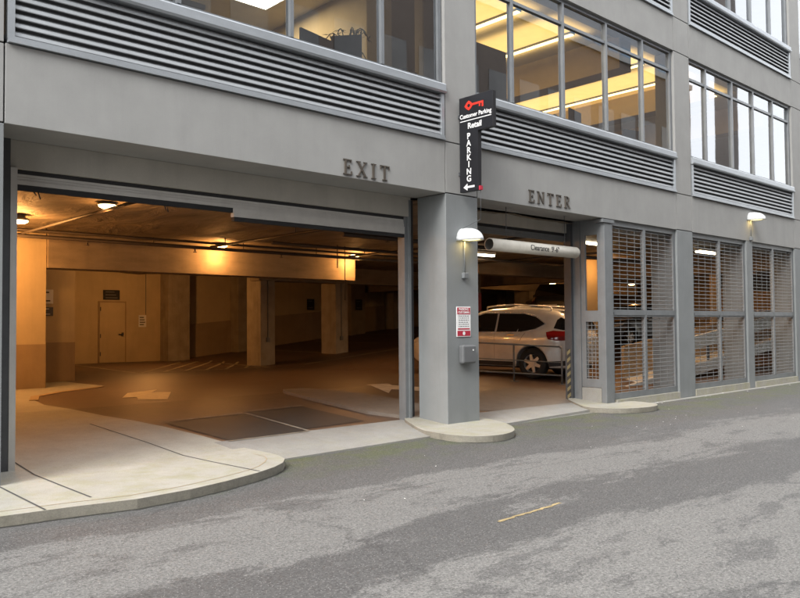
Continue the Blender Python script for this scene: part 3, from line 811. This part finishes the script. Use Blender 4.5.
# interior signs
def wall_sign(x, y, z, w, h, mat, label, bars, rows=3, barmat='sign_white'):
    t = tag(empty('wall_sign', (x,y,z)), label, 'sign')
    MB().box(-w/2,w/2,-.02,-.002,-h/2,h/2,.003).build('plate', M[mat], t)
    m = MB()
    for k in range(rows):
        zz = h*.30-k*h*.6/max(1,rows-1); m.box(-w*.36, w*(.18+.18*((k*7)%3)/2), -.0235, -.019, zz-h*.045, zz+h*.045)
    m.build(bars, M[barmat], t); return t
wall_sign(12.6,20.99,2.98,.66,.38,'rubber','dark rectangular sign above the utility door','lettering_lines',3,'boxgrey')
wall_sign(13.87,20.99,1.95,.32,.48,'sign_white','small white notice to the right of the utility door','lettering_lines',4,'boxgrey')
t_ = wall_sign(6.95,11.49,2.5,.32,.36,'sign_white','white no entry notice on the left cream wall','lettering_lines',2,'ink')
wall_sign(6.95,11.49,2.12,.32,.22,'boxgrey','dark plate below the white notice on the left cream wall','lettering_lines',2)
for x, z, l in ((22.2,2.72,'dark square board on the rear wall between the two columns'), (24.6,2.72,'dark square board on the rear wall pilaster right of both columns'), (28.1,2.78,'dark square board on the rear wall nearest the exit door guide')):
    wall_sign(x,20.2 if 24<x<25.2 else 20.9,z,.42,.52,'rubber',l,'lettering_lines',2,'boxgrey')
wall_sign(33.2,14.2,2.75,.7,.75,'rubber','black square board hanging above the white car roof','lettering_lines',1,'boxgrey')

# railing beside the car
rl = tag(empty('guard_rail', (0,0,0)), 'low grey tubular guard rail in front of the white car', 'railing')
a = Vector((16.46,2.52)); b = Vector((15.72,3.46)); dirv = (b-a).normalized(); RL = 2.7
def rp(s, z): p = a+dirv*s; return (p.x, p.y, fl(p.y)+z)
m = MB(); m.path([rp(0,.95-.05), rp(.05,.95), rp(RL,.95)], .024, 10); m.tube(rp(0,.22),rp(RL,.22),.02,8); m.tube(rp(0,.55),rp(RL,.55),.014,8); m.build('rail', M['steel'], rl)
for s in (0, 1.2, 2.68):
    m = MB(); m.tube(rp(s,0), rp(s,.93), .024, 10); x, y, z = rp(s,0); m.box(x-.08,x+.08,y-.08,y+.08,z,z+.012); m.build('post', M['steel'], rl)

# ------------------------------------------------------------------ car
def carpaint(name, col):
    m, nt, b = newmat(name); b.inputs['Base Color'].default_value = (*col, 1); b.inputs['Roughness'].default_value = .32
    b.inputs['Metallic'].default_value = .15; b.inputs['Coat Weight'].default_value = .8; b.inputs['Coat Roughness'].default_value = .05
    n = noise(nt, 3, 4); nt.links.new(mix(nt, tuple(c*.86 for c in col), col, ramp(nt, n, [(.35,0.0),(.6,1.0)])), b.inputs['Base Color'])
    return m
M['car_white'] = carpaint('pearl_white_paint', (.68,.67,.645)); M['car_dark'] = carpaint('dark_car_paint', (.04,.045,.055)); M['car_silver'] = carpaint('silver_car_paint', (.35,.35,.35)); M['car_red'] = carpaint('maroon_car_paint', (.22,.02,.02))
def lens(name, col, rough=.12, trans=0):
    m, nt, b = newmat(name); b.inputs['Base Color'].default_value = (*col, 1); b.inputs['Roughness'].default_value = rough
    b.inputs['Coat Weight'].default_value = .6; return m
M['car_glass'] = lens('tinted_car_glass', (.012,.012,.014), .06); M['tail'] = lens('red_lens', (.20,.008,.008)); M['clear'] = lens('clear_lens', (.6,.6,.6))
M['tyre'] = simple('tyre_rubber', (.02,.02,.02), .85, var=.2); M['rim'] = simple('alloy_rim', (.6,.6,.6), .3, .4, var=.05, bstr=0); M['trim'] = simple('black_plastic_trim', (.02,.02,.022), .6, var=.1)
M['chrome'] = simple('chrome', (.8,.8,.8), .12, 1, var=.02, bstr=0)
def interp(tab, x):
    if x <= tab[0][0]: return tab[0][1]
    for (x0, y0), (x1, y1) in zip(tab[:-1], tab[1:]):
        if x <= x1:
            t = (x-x0)/(x1-x0); t = t*t*(3-2*t)*.35+t*.65
            return y0+(y1-y0)*t
    return tab[-1][1]
K = 1.15
TOP = [(-1.0,.93),(-.985,1.02),(-.94,1.12),(-.80,1.35),(-.64,1.53),(-.50,1.59),(-.1,1.635),(.6,1.665),(1.2,1.635),(1.55,1.56),(2.35,1.13),(2.6,1.06),(3.2,.97),(3.5,.84),(3.62,.70),(3.66,.55)]
def halfw(x, z):
    W = .90
    if x < -.3: W = .90*(1-.42*((-x-.3)/.7)**2.3)
    if x > 2.6: W = .90*(1-.42*((x-2.6)/1.06)**3)
    if z > .98: W -= .04*(min(z,1.1)-.98)/.12*1.0 + max(0, z-1.02)*.36
    if z < .55: W -= (.55-z)*.14
    W += .018*math.exp(-((z-.93)/.08)**2)          # shoulder crease
    for xc in (0, 2.69):
        d = math.hypot(x-xc, z-.355)
        if .40 < d < .55: W += .018*math.cos((d-.40)/.15*math.pi/2)
    return W
def make_car(label, paint):
    t = tag(empty('parked_car', (0,0,0)), label, 'car')
    m = MB(); xs = [-1.0,-.99,-.97]+[-.94+i*.05 for i in range(92)]+[3.655,3.66]
    tt = [0,.06,.16,.27,.38,.48,.58,.68,.78,.88,.96]
    rings = []
    for x in xs:
        zt = interp(TOP, x); zb = .27 if x > -.8 else .27+(-x-.8)*.5
        if x > 3.3: zb = .27+(x-3.3)*.35
        for xc in (0, 2.69):
            if abs(x-xc) < .405: zb = max(zb, .355+math.sqrt(max(0, .405**2-(x-xc)**2)))
        zb = min(zb, zt-.1); hgt = zt-zb; pts = []
        for q in tt: z = zb+hgt*.93*q; pts.append((halfw(x, z), z))
        we = halfw(x, zb+hgt*.9)
        pts += [(we*.93, zb+hgt*.955), (we*.82, zb+hgt*.982), (we*.5, zb+hgt*.997), (0, zt)]
        full = [(x, -w, z) for w, z in pts]+[(x, w, z) for w, z in pts[-2::-1]]
        rings.append([m.bm.verts.new([c_*K for c_ in p]) for p in full])
    for A, Bq in zip(rings[:-1], rings[1:]):
        for j in range(len(A)-1):
            f = m.bm.faces.new((A[j],A[j+1],Bq[j+1],Bq[j])); f.smooth = True
        f = m.bm.faces.new((A[-1],A[0],Bq[0],Bq[-1]))
    m.bm.faces.new(rings[0][::-1]); m.bm.faces.new(rings[-1])
    body = m.build('body', M[paint], t)
    def patch(poly, name, mat, off=.006, th=.012, parent=body, sides=(1,-1), nsub=10):
        """panel following the flank: polygon in (x, z), cut finely and wrapped on the side surface"""
        for sd in sides:
            q = MB(); q.poly([(x, 0, z) for x, z in poly])
            for k in range(nsub):
                zz = min(p[1] for p in poly)+(k+.5)/nsub*(max(p[1] for p in poly)-min(p[1] for p in poly))
                bmesh.ops.bisect_plane(q.bm, geom=q.bm.verts[:]+q.bm.edges[:]+q.bm.faces[:], plane_co=(0,0,zz), plane_no=(0,0,1))
            for k in range(nsub*2):
                xx = min(p[0] for p in poly)+(k+.5)/(nsub*2)*(max(p[0] for p in poly)-min(p[0] for p in poly))
                bmesh.ops.bisect_plane(q.bm, geom=q.bm.verts[:]+q.bm.edges[:]+q.bm.faces[:], plane_co=(xx,0,0), plane_no=(1,0,0))
            for v in q.bm.verts:
                v.co = Vector((v.co.x, sd*(halfw(v.co.x, v.co.z)+off), v.co.z))*K
            for f in q.bm.faces: f.smooth = True
            o = q.build(name, M[mat], parent)
    # glazing with painted pillars between
    patch([(-.28,1.27),(-.05,1.15),(.30,1.08),(.95,1.07),(.95,1.50),(.30,1.50),(-.02,1.43)], 'side_window', 'car_glass', .014)
    patch([(1.0,1.07),(1.75,1.06),(2.02,1.10),(1.55,1.43),(1.35,1.50),(1.0,1.50)], 'side_window', 'car_glass', .014)
    for sd in (1, -1):
        q = MB(); tp = [(2.02,1.10),(1.56,1.45),(1.35,1.515),(.95,1.52),(.30,1.515),(-.02,1.445),(-.30,1.27),(-.05,1.14),(.30,1.07),(.95,1.06),(1.75,1.05),(2.02,1.10)]
        fine_ = [(a[0]+(b[0]-a[0])*k/5, a[1]+(b[1]-a[1])*k/5) for a, b in zip(tp, tp[1:]) for k in range(5)]+[tp[-1]]
        q.path([(x*K, sd*(halfw(x, z)+.012)*K, z*K) for x, z in fine_], .010, 6); q.build('window_trim', M['chrome'], body)
    patch([(-.50,1.17),(-.55,1.36),(-.62,1.42),(-.70,1.38),(-.88,1.15),(-.70,1.13)], 'rear_window', 'car_glass', .008)
    for sd in (1, -1):   # handles
        for x in (.42, 1.52):
            q = MB(); y = sd*(halfw(x, .99)+.02); q.box((x)*K, (x+.2)*K, min(y, y+.02*sd)*K, max(y, y+.02*sd)*K, .985*K, 1.015*K, .006); q.build('door_handle', M['chrome'], body)
        q = MB(); q.path([(K*x, sd*.60*K, (interp(TOP, x)+.045)*K) for x in (-.35,.0,.6,1.1,1.35)], .018*K, 8)
        q.tube((-.35*K,sd*.60*K,1.54*K),(-.35*K,sd*.60*K,1.64*K),.018*K,8); q.tube((1.35*K,sd*.60*K,1.54*K),(1.35*K,sd*.60*K,1.65*K),.018*K,8)
        q.build('roof_rail', M['rim'], t)
        q = MB(); q.box(1.78*K,1.95*K,(sd*.98-.1)*K,(sd*.98+.1)*K,1.06*K,1.20*K,.03); q.build('wing_mirror', M[paint], t)
    patch([(.98,.42),(.985,.42),(.985,1.06),(.98,1.06)], 'door_gap', 'trim', .002)
    patch([(.36,.78),(.37,.78),(.16,1.10),(.15,1.10)], 'door_gap', 'trim', .002)
    patch([(.45,.28),(2.24,.28),(2.24,.38),(.45,.38)], 'sill_trim', 'trim', .006)
    patch([(-.34,1.08),(-.42,.92),(-.60,.89),(-.90,.90),(-.95,.97),(-.93,1.08),(-.80,1.10),(-.50,1.12)], 'tail_light', 'tail', .012)
    patch([(-.95,.27+.075),(-.42,.30),(-.42,.42),(-.95,.45)], 'bumper_trim', 'trim', .006)
    patch([(3.55,.70),(3.1,.82),(3.0,.90),(3.3,.88),(3.5,.80)], 'headlight', 'clear', .012)
    # tailgate items
    q = MB(); zr_ = lambda x: interp(TOP, x)
    pts = [(-.93,.62),(-.80,.60),(-.62,.54)]
    A = [(x, -w, zr_(x)) for x, w in pts]; Bq = [(x, w, zr_(x)) for x, w in pts]
    for i in range(2):
        q.prism([Vector(p)*K+Vector((-.012,0,.010)) for p in (A[i],A[i+1],Bq[i+1],Bq[i])], (-.006,0,.005))
    q.build('rear_window', M['car_glass'], t)
    q = MB()
    pts = [(1.55,.60),(2.0,.66),(2.33,.72)]
    A = [(x, -w, zr_(x)) for x, w in pts]; Bq = [(x, w, zr_(x)) for x, w in pts]
    for i in range(2):
        q.prism([Vector(p)*K+Vector((.008,0,.010)) for p in (A[i],A[i+1],Bq[i+1],Bq[i])], (.004,0,.005))
    q.build('windscreen', M['car_glass'], t)
    q = MB(); q.box(-1.02*K,-1.0*K,-.26*K,.26*K,.72*K,.84*K,.004); q.build('licence_plate', M['white'], t)
    q = MB(); q.box(-.62*K,-.42*K,-.55*K,.55*K,1.555*K,1.585*K,.01); q.build('roof_spoiler', M[paint], t)
    q = MB(); q.tube((-.3*K,0,1.62*K),(-.42*K,0,1.78*K),.006,6); q.build('antenna', M['trim'], t)
    q = MB(); q.box(-.85*K,3.4*K,-.62*K,.62*K,.22*K,.75*K,.03); q.build('underbody', M['trim'], t)
    for xc in (0, 2.69):
        for sd in (1, -1):
            w = MB(); rr = .355
            w.lathe([(.21,-.10),(.225,-.115),(.32,-.11),(.35,-.085),(.355,-.05),(.355,.05),(.35,.085),(.32,.11),(.225,.115),(.21,.10)], 36, 'y')
            w.bm.transform(Matrix.Translation((xc*K, sd*.77*K, rr*K)) @ Matrix.Scale(K, 4)); wh = w.build('wheel', M['tyre'], t)
            w = MB(); o = sd*.08
            w.lathe([(.232,o+sd*.02),(.222,o+sd*.028),(.205,o),(.20,-o*.3)], 36, 'y')
            for k in range(6):
                a_ = 2*math.pi*k/6+.3; ca, sa = math.cos(a_), math.sin(a_); n_ = Vector((-sa,0,ca)); dd = Vector((ca,0,sa))
                p = [dd*.04+n_*.045, dd*.04-n_*.045, dd*.215-n_*.028, dd*.215+n_*.028]
                w.prism([v_+Vector((0,o+sd*.012,0)) for v_ in p], (0,-sd*.03,0))
            w.tube((0,o+sd*.03,0),(0,o-sd*.02,0),.062,16)
            w.bm.transform(Matrix.Translation((xc*K, sd*.77*K, rr*K)) @ Matrix.Scale(K, 4)); w.build('rim', M['rim'], wh)
            w = MB(); w.tube((0,sd*.02,0),(0,-sd*.02,0),.20,24); w.bm.transform(Matrix.Translation((xc*K, sd*.77*K, rr*K)) @ Matrix.Scale(K, 4)); w.build('brake_disc', M['trim'], wh)
    return t
car = make_car('pearl white sport utility car parked behind the guard rail', 'car_white')
head = R(100)
def place_car(c, wx, wy, wz, h, pitch=0):
    """put the left rear wheel at (wx, wy)"""
    off = Vector((-.77*K*0, .77*K+.12*K, 0)); off.rotate(Matrix.Rotation(h, 3, 'Z'))
    c.location = (wx-off.x, wy-off.y, wz); c.rotation_euler = (0, -pitch, h)
place_car(car, 16.62, 3.60, fl(3.55)+.0, head, R(1.1))
others = [(30.5,11.6,R(195),'car_dark','black car parked deep in the garage beyond the white car'),
          (33.5,9.2,R(170),'car_dark','dark car parked deep in the garage at right'),
          (27.5,10.4,R(15),'car_dark','dark car parked behind the first grille'),
          (39.0,7.2,R(95),'car_dark','dark car parked behind the second grille, farthest right'),
          (36.5,15.5,R(180),'car_silver','silver car parked by the rear wall')]
def recolor(o, mat):
    for c_ in [o]+list(o.children_recursive):
        if c_.type == 'MESH' and c_.data.materials and c_.data.materials[0] == M['car_white']:
            c_.material_slots[0].link = 'OBJECT'; c_.material_slots[0].material = mat
for x, y, h, p, l in others:
    c2 = copy_tree(car); c2.location = (x, y, floorz(x, y)); c2.rotation_euler = (0,0,h); c2['label'] = l
    recolor(c2, M[p])

# ------------------------------------------------------------------ office contents
def office_light(x0, label, zz=8.12, y0=.7, y1=6.5):
    t = tag(empty('linear_light', (x0,0,zz)), label, 'ceiling light', 'office linear lights')
    MB().box(-.07,.07,y0,y1,0,.05).build('housing', M['wframe'], t)
    MB().box(-.055,.055,y0+.02,y1-.02,-.02,-.001).build('lens', M['office_lens'], t)
    area('lamp_light', (0,(y0+y1)/2,.09), y1-y0, 42, (1,.66,.24), t, (R(180),0,R(90)), 'RECTANGLE')
    return t
for x, l in ((12.6,'leftmost amber strip light behind the windows above ENTER'), (14.5,'amber strip light crossing the second and third panes above ENTER'), (17.5,'long amber strip light behind the fourth pane above ENTER'), (19.2,'amber strip light above the desks behind the pier'), (21.5,'amber strip light farthest right in the office')):
    office_light(x, l)
t = tag(empty('panel_light', (8.5,4.0,8.28)), 'square white ceiling panel light in the office above EXIT', 'ceiling light')
MB().box(-.42,.42,-.42,.42,-.02,.015).build('panel_frame', M['white'], t)
MB().box(-.38,.38,-.38,.38,-.026,-.0205).build('lens', M['panel_lens'], t)
area('lamp_light', (0,0,-.06), .75, 70, (1,.80,.5), t, shape='SQUARE')
def thing_box(name, label, cat, parts, loc):
    t = tag(empty(name, loc), label, cat)
    for nm, mat, bs_ in parts:
        m = MB()
        for b_ in bs_: m.box(*b_, .008)
        m.build(nm, M[mat], t)
    return t
def chair(x, y, rz, mat, label, s=1.0):
    t = tag(empty('office_chair', (x,y,5.0), rz), label, 'office chair')
    MB().box(-.27*s,.27*s,.18*s,.26*s,.55,1.22*s,.04).build('backrest', M[mat], t)
    MB().box(-.27*s,.27*s,-.27*s,.25*s,.46,.56,.03).build('seat', M[mat], t)
    m = MB(); m.tube((0,0,.1),(0,0,.46),.03,10)
    for k in range(5): m.tube((0,0,.12),(.3*math.cos(k*1.257),.3*math.sin(k*1.257),.05),.02,8)
    m.build('base', M['steel_dark'], t)
    MB().box(-.33*s,-.27*s,-.2*s,.15*s,.7,.74,.01).box(.27*s,.33*s,-.2*s,.15*s,.7,.74,.01).build('armrest', M['trim'], t)
    return t
def desk(x, y, label, w=1.5):
    t = tag(empty('office_desk', (x,y,5.0)), label, 'desk')
    MB().box(-w/2,w/2,-.35,.35,.71,.75,.006).build('desk_top', M['wood'], t)
    for sx in (-1,1): MB().box(sx*(w/2-.04)-.03,sx*(w/2-.04)+.03,-.32,.32,0,.709).build('leg', M['steel_dark'], t)
    return t
def monitor(x, y, z, rz, label, w=.55, h=.36):
    t = tag(empty('computer_monitor', (x,y,z), rz), label, 'monitor')
    MB().box(-w/2,w/2,-.02,.02,.12,.12+h,.006).build('screen', M['off_blue'], t)
    MB().box(-.03,.03,.0,.04,.0,.2).box(-.12,.12,-.08,.1,0,.012).build('stand', M['steel_dark'], t)
    return t
desk(7.6,.85,'wooden desk under the office window above EXIT'); desk(14.3,.75,'first desk behind the windows above ENTER'); desk(16.4,.75,'second desk behind the windows above ENTER')
monitor(7.35,.62,5.75,R(12),'dark monitor behind the window above EXIT',.75,.42); monitor(7.95,.60,5.75,R(-50),'second dark monitor turned sideways above EXIT',.5,.55)
monitor(14.4,.62,5.75,R(10),'dark monitor on the first desk above ENTER',.6,.5); monitor(16.75,.6,5.75,R(-15),'dark monitor on the second desk above ENTER',.6,.45)
chair(15.35,1.4,R(20),'off_dark','dark high backed chair between the desks above ENTER',1.3); chair(17.0,1.5,R(-30),'off_dark','dark chair near the pier above ENTER',1.25); chair(13.6,1.5,R(10),'off_dark','dark chair left of the first desk above ENTER',1.2)
thing_box('filing_cabinet','grey cabinet behind the third pane above ENTER','cabinet',[('carcass','boxgrey',[(-.4,.4,-.25,.25,0,1.45)]),('drawer','steel',[(-.37,.37,-.27,-.252,.05+.35*k,.36+.35*k) for k in range(4)])],(13.9,1.9,5.0))
thing_box('filing_cabinet','dark cabinet in front of the back wall behind the fourth pane above ENTER','cabinet',[('carcass','off_dark',[(-.5,.5,-.25,.25,0,1.6)]),('drawer','steel_dark',[(-.46,.46,-.27,-.252,.05+.38*k,.40+.38*k) for k in range(4)])],(16.0,2.2,5.0))
thing_box('cardboard_box','pale cardboard box on the window ledge at upper left','box',[('carton','card',[(-.22,.22,-.15,.15,0,.28)]),('lid','card',[(-.235,.235,-.165,.165,.25,.32)])],(5.05,.55,5.8))
thing_box('window_ledge','inner ledge behind the office windows above EXIT','ledge',[('ledge_board','card',[(-3.4,3.2,-.18,.25,-.04,0)])],(6.1,.45,5.79))
t = tag(empty('book_row', (9.15,.42,5.8)), 'row of upright books at the right end of the window above EXIT', 'books')
for k, mt in enumerate(('sign_white','boxgrey','card','off_blue','sign_white','steel')):
    MB().box(-.2+k*.06,-.15+k*.06,-.08,.08,0,.2+.03*((k*5)%3)).build('book', M[mt], t)
t = tag(empty('potted_plant', (8.25,.95,5.75)), 'bare drooping potted plant behind the window above EXIT', 'plant')
MB().lathe([(.0,0),(.10,0),(.14,.22),(.12,.22),(.0,.2)], 20, 'z').build('pot', M['card'], t)
m = MB(); lv = MB(); random.seed(5)
for k in range(9):
    az = k*.75; pts = []
    for s in range(8):
        q = s/7; pts.append((math.cos(az)*.42*q**1.2, math.sin(az)*.3*q**1.2, .2+.75*math.sin(q*2.0)*(.7+.06*k)-.15*q*q))
    m.path(pts, .008, 5)
    for s in range(3, 8):
        p = Vector(pts[s])
        for e in range(2):
            d_ = Vector((random.uniform(-1,1), random.uniform(-1,1), random.uniform(-.9,.1))).normalized()*.13; n_ = d_.cross(Vector((0,0,1))).normalized()*.018
            lv.poly([p, p+d_*.5+n_, p+d_, p+d_*.5-n_])
m.build('stem', M['leaf'], t); lv.build('foliage', M['leaf'], t, False)

# ------------------------------------------------------------------ scraps on the asphalt
random.seed(11); m = MB()
def scrap(x, y, s):
    a_ = random.uniform(0, 6.28); pts = []
    for k in range(5):
        r_ = s*random.uniform(.5,1); pts.append((x+r_*math.cos(a_+k*1.257), y+r_*math.sin(a_+k*1.257), -.096+random.uniform(0,.006)))
    m.prism(pts, (0,0,.002))
for _ in range(16): scrap(random.uniform(15.1,16.8), random.uniform(-.3,-.08), random.uniform(.015,.035))
for _ in range(8): scrap(random.uniform(17.6,24), random.uniform(-.4,-.1), random.uniform(.012,.03))
for _ in range(26): scrap(random.uniform(4.5,19), random.uniform(-3.6,-.4), random.uniform(.005,.014))
tag(m.build('litter', M['litter']), 'scattered white paper scraps and petals on the asphalt', 'litter', kind='stuff')

# ------------------------------------------------------------------ across the alley (seen only as reflections and as what the canyon shades)
def far_block(name, x0, x1, y0, y1, h, wall, win, label, sx=2.2, sz=3.4):
    t = tag(empty(name, (0,0,0)), label, 'building')
    w = MB().box(x0, x1, y0, y1, -.1, h).build('wall', simple(name+'_wall', wall, .8, var=.08, scale=.8, streak=.1), t)
    m = MB(); z = 1.2
    while z+sz*.55 < h:
        x = x0+.6
        while x+sx*.7 < x1: m.box(x, x+sx*.68, y1-.01, y1+.02, z, z+sz*.52); x += sx
        z += sz
    m.build('window_band', simple(name+'_glazing', win, .15, .2, var=.3, scale=.5, bstr=0), t)
    MB().box(x0-.1, x1+.1, y1-.3, y1+.12, h, h+.3).build('parapet', M['fascia'], t)
    return t
far_block('brick_building', -7, 45.6, -27, -13.2, 16.0, (.11,.085,.07), (.085,.08,.075), 'long dark brick building across the alley')
far_block('glass_tower', 40, 71, -40, -28, 46, (.22,.24,.27), (.08,.16,.24), 'bluish glass tower behind the brick building')
far_block('office_tower', 52.4, 53.3, -14.8, -13.6, 28, (.16,.14,.13), (.06,.08,.1), 'slim dark office tower farther up the alley')
far_block('cream_building', 54.6, 90, -27, -14.5, 10.5, (.55,.48,.36), (.25,.22,.18), 'low cream building at the end of the alley', 3.2)

# ------------------------------------------------------------------ sky, sun, camera
w = bpy.data.worlds.new('World'); scene.world = w; w.use_nodes = True; nt = w.node_tree
bg = nt.nodes['Background']; sky = nt.nodes.new('ShaderNodeTexSky'); sky.sky_type = 'NISHITA'; sky.sun_disc = False
SUN_EL, SUN_AZ = 40, 254       # azimuth clockwise from +Y
sky.sun_elevation = R(SUN_EL); sky.sun_rotation = R(SUN_AZ); sky.air_density = 1.0; sky.dust_density = 4.0; sky.ozone_density = 1.0
hs = nt.nodes.new('ShaderNodeHueSaturation'); hs.inputs['Saturation'].default_value = .28
nt.links.new(sky.outputs[0], hs.inputs['Color'])
nt.links.new(mix(nt, hs.outputs[0], (12.0,12.2,12.5), .75), bg.inputs['Color'])      # even cloud cover
bg.inputs['Strength'].default_value = .15
s = bpy.data.lights.new('sun', 'SUN'); s.energy = 1.5; s.angle = R(25); s.color = (1,.96,.9)
so = bpy.data.objects.new('sun', s); COL.objects.link(so)
dv = Vector((math.sin(R(SUN_AZ))*math.cos(R(SUN_EL)), math.cos(R(SUN_AZ))*math.cos(R(SUN_EL)), math.sin(R(SUN_EL))))
so.rotation_euler = dv.to_track_quat('Z', 'Y').to_euler()

cam = bpy.data.cameras.new('camera'); co = bpy.data.objects.new('camera', cam); COL.objects.link(co); scene.camera = co
cam.sensor_width = 36; cam.lens = 780/800*36; cam.clip_end = 2000; cam.clip_start = .05
Rv = Vector((0.73147268,-0.68182254,-0.00810826)); Uv = Vector((-0.01692241,-0.03003966,0.99940545)); Fv = Vector((0.68166073,0.73090057,0.03351127))
mw = Matrix((( Rv.x, Uv.x, -Fv.x, 0),( Rv.y, Uv.y, -Fv.y, -9.15),( Rv.z, Uv.z, -Fv.z, 1.7),(0,0,0,1)))
co.matrix_world = mw

scene.render.engine = 'CYCLES'
scene.cycles.use_denoising = True
scene.cycles.max_bounces = 8; scene.cycles.diffuse_bounces = 4; scene.cycles.glossy_bounces = 4; scene.cycles.transparent_max_bounces = 12
scene.cycles.caustics_reflective = False; scene.cycles.caustics_refractive = False
scene.cycles.sample_clamp_indirect = 6
scene.view_settings.view_transform = 'Standard'; scene.view_settings.look = 'None'
scene.view_settings.exposure = 1.1; scene.view_settings.gamma = 1
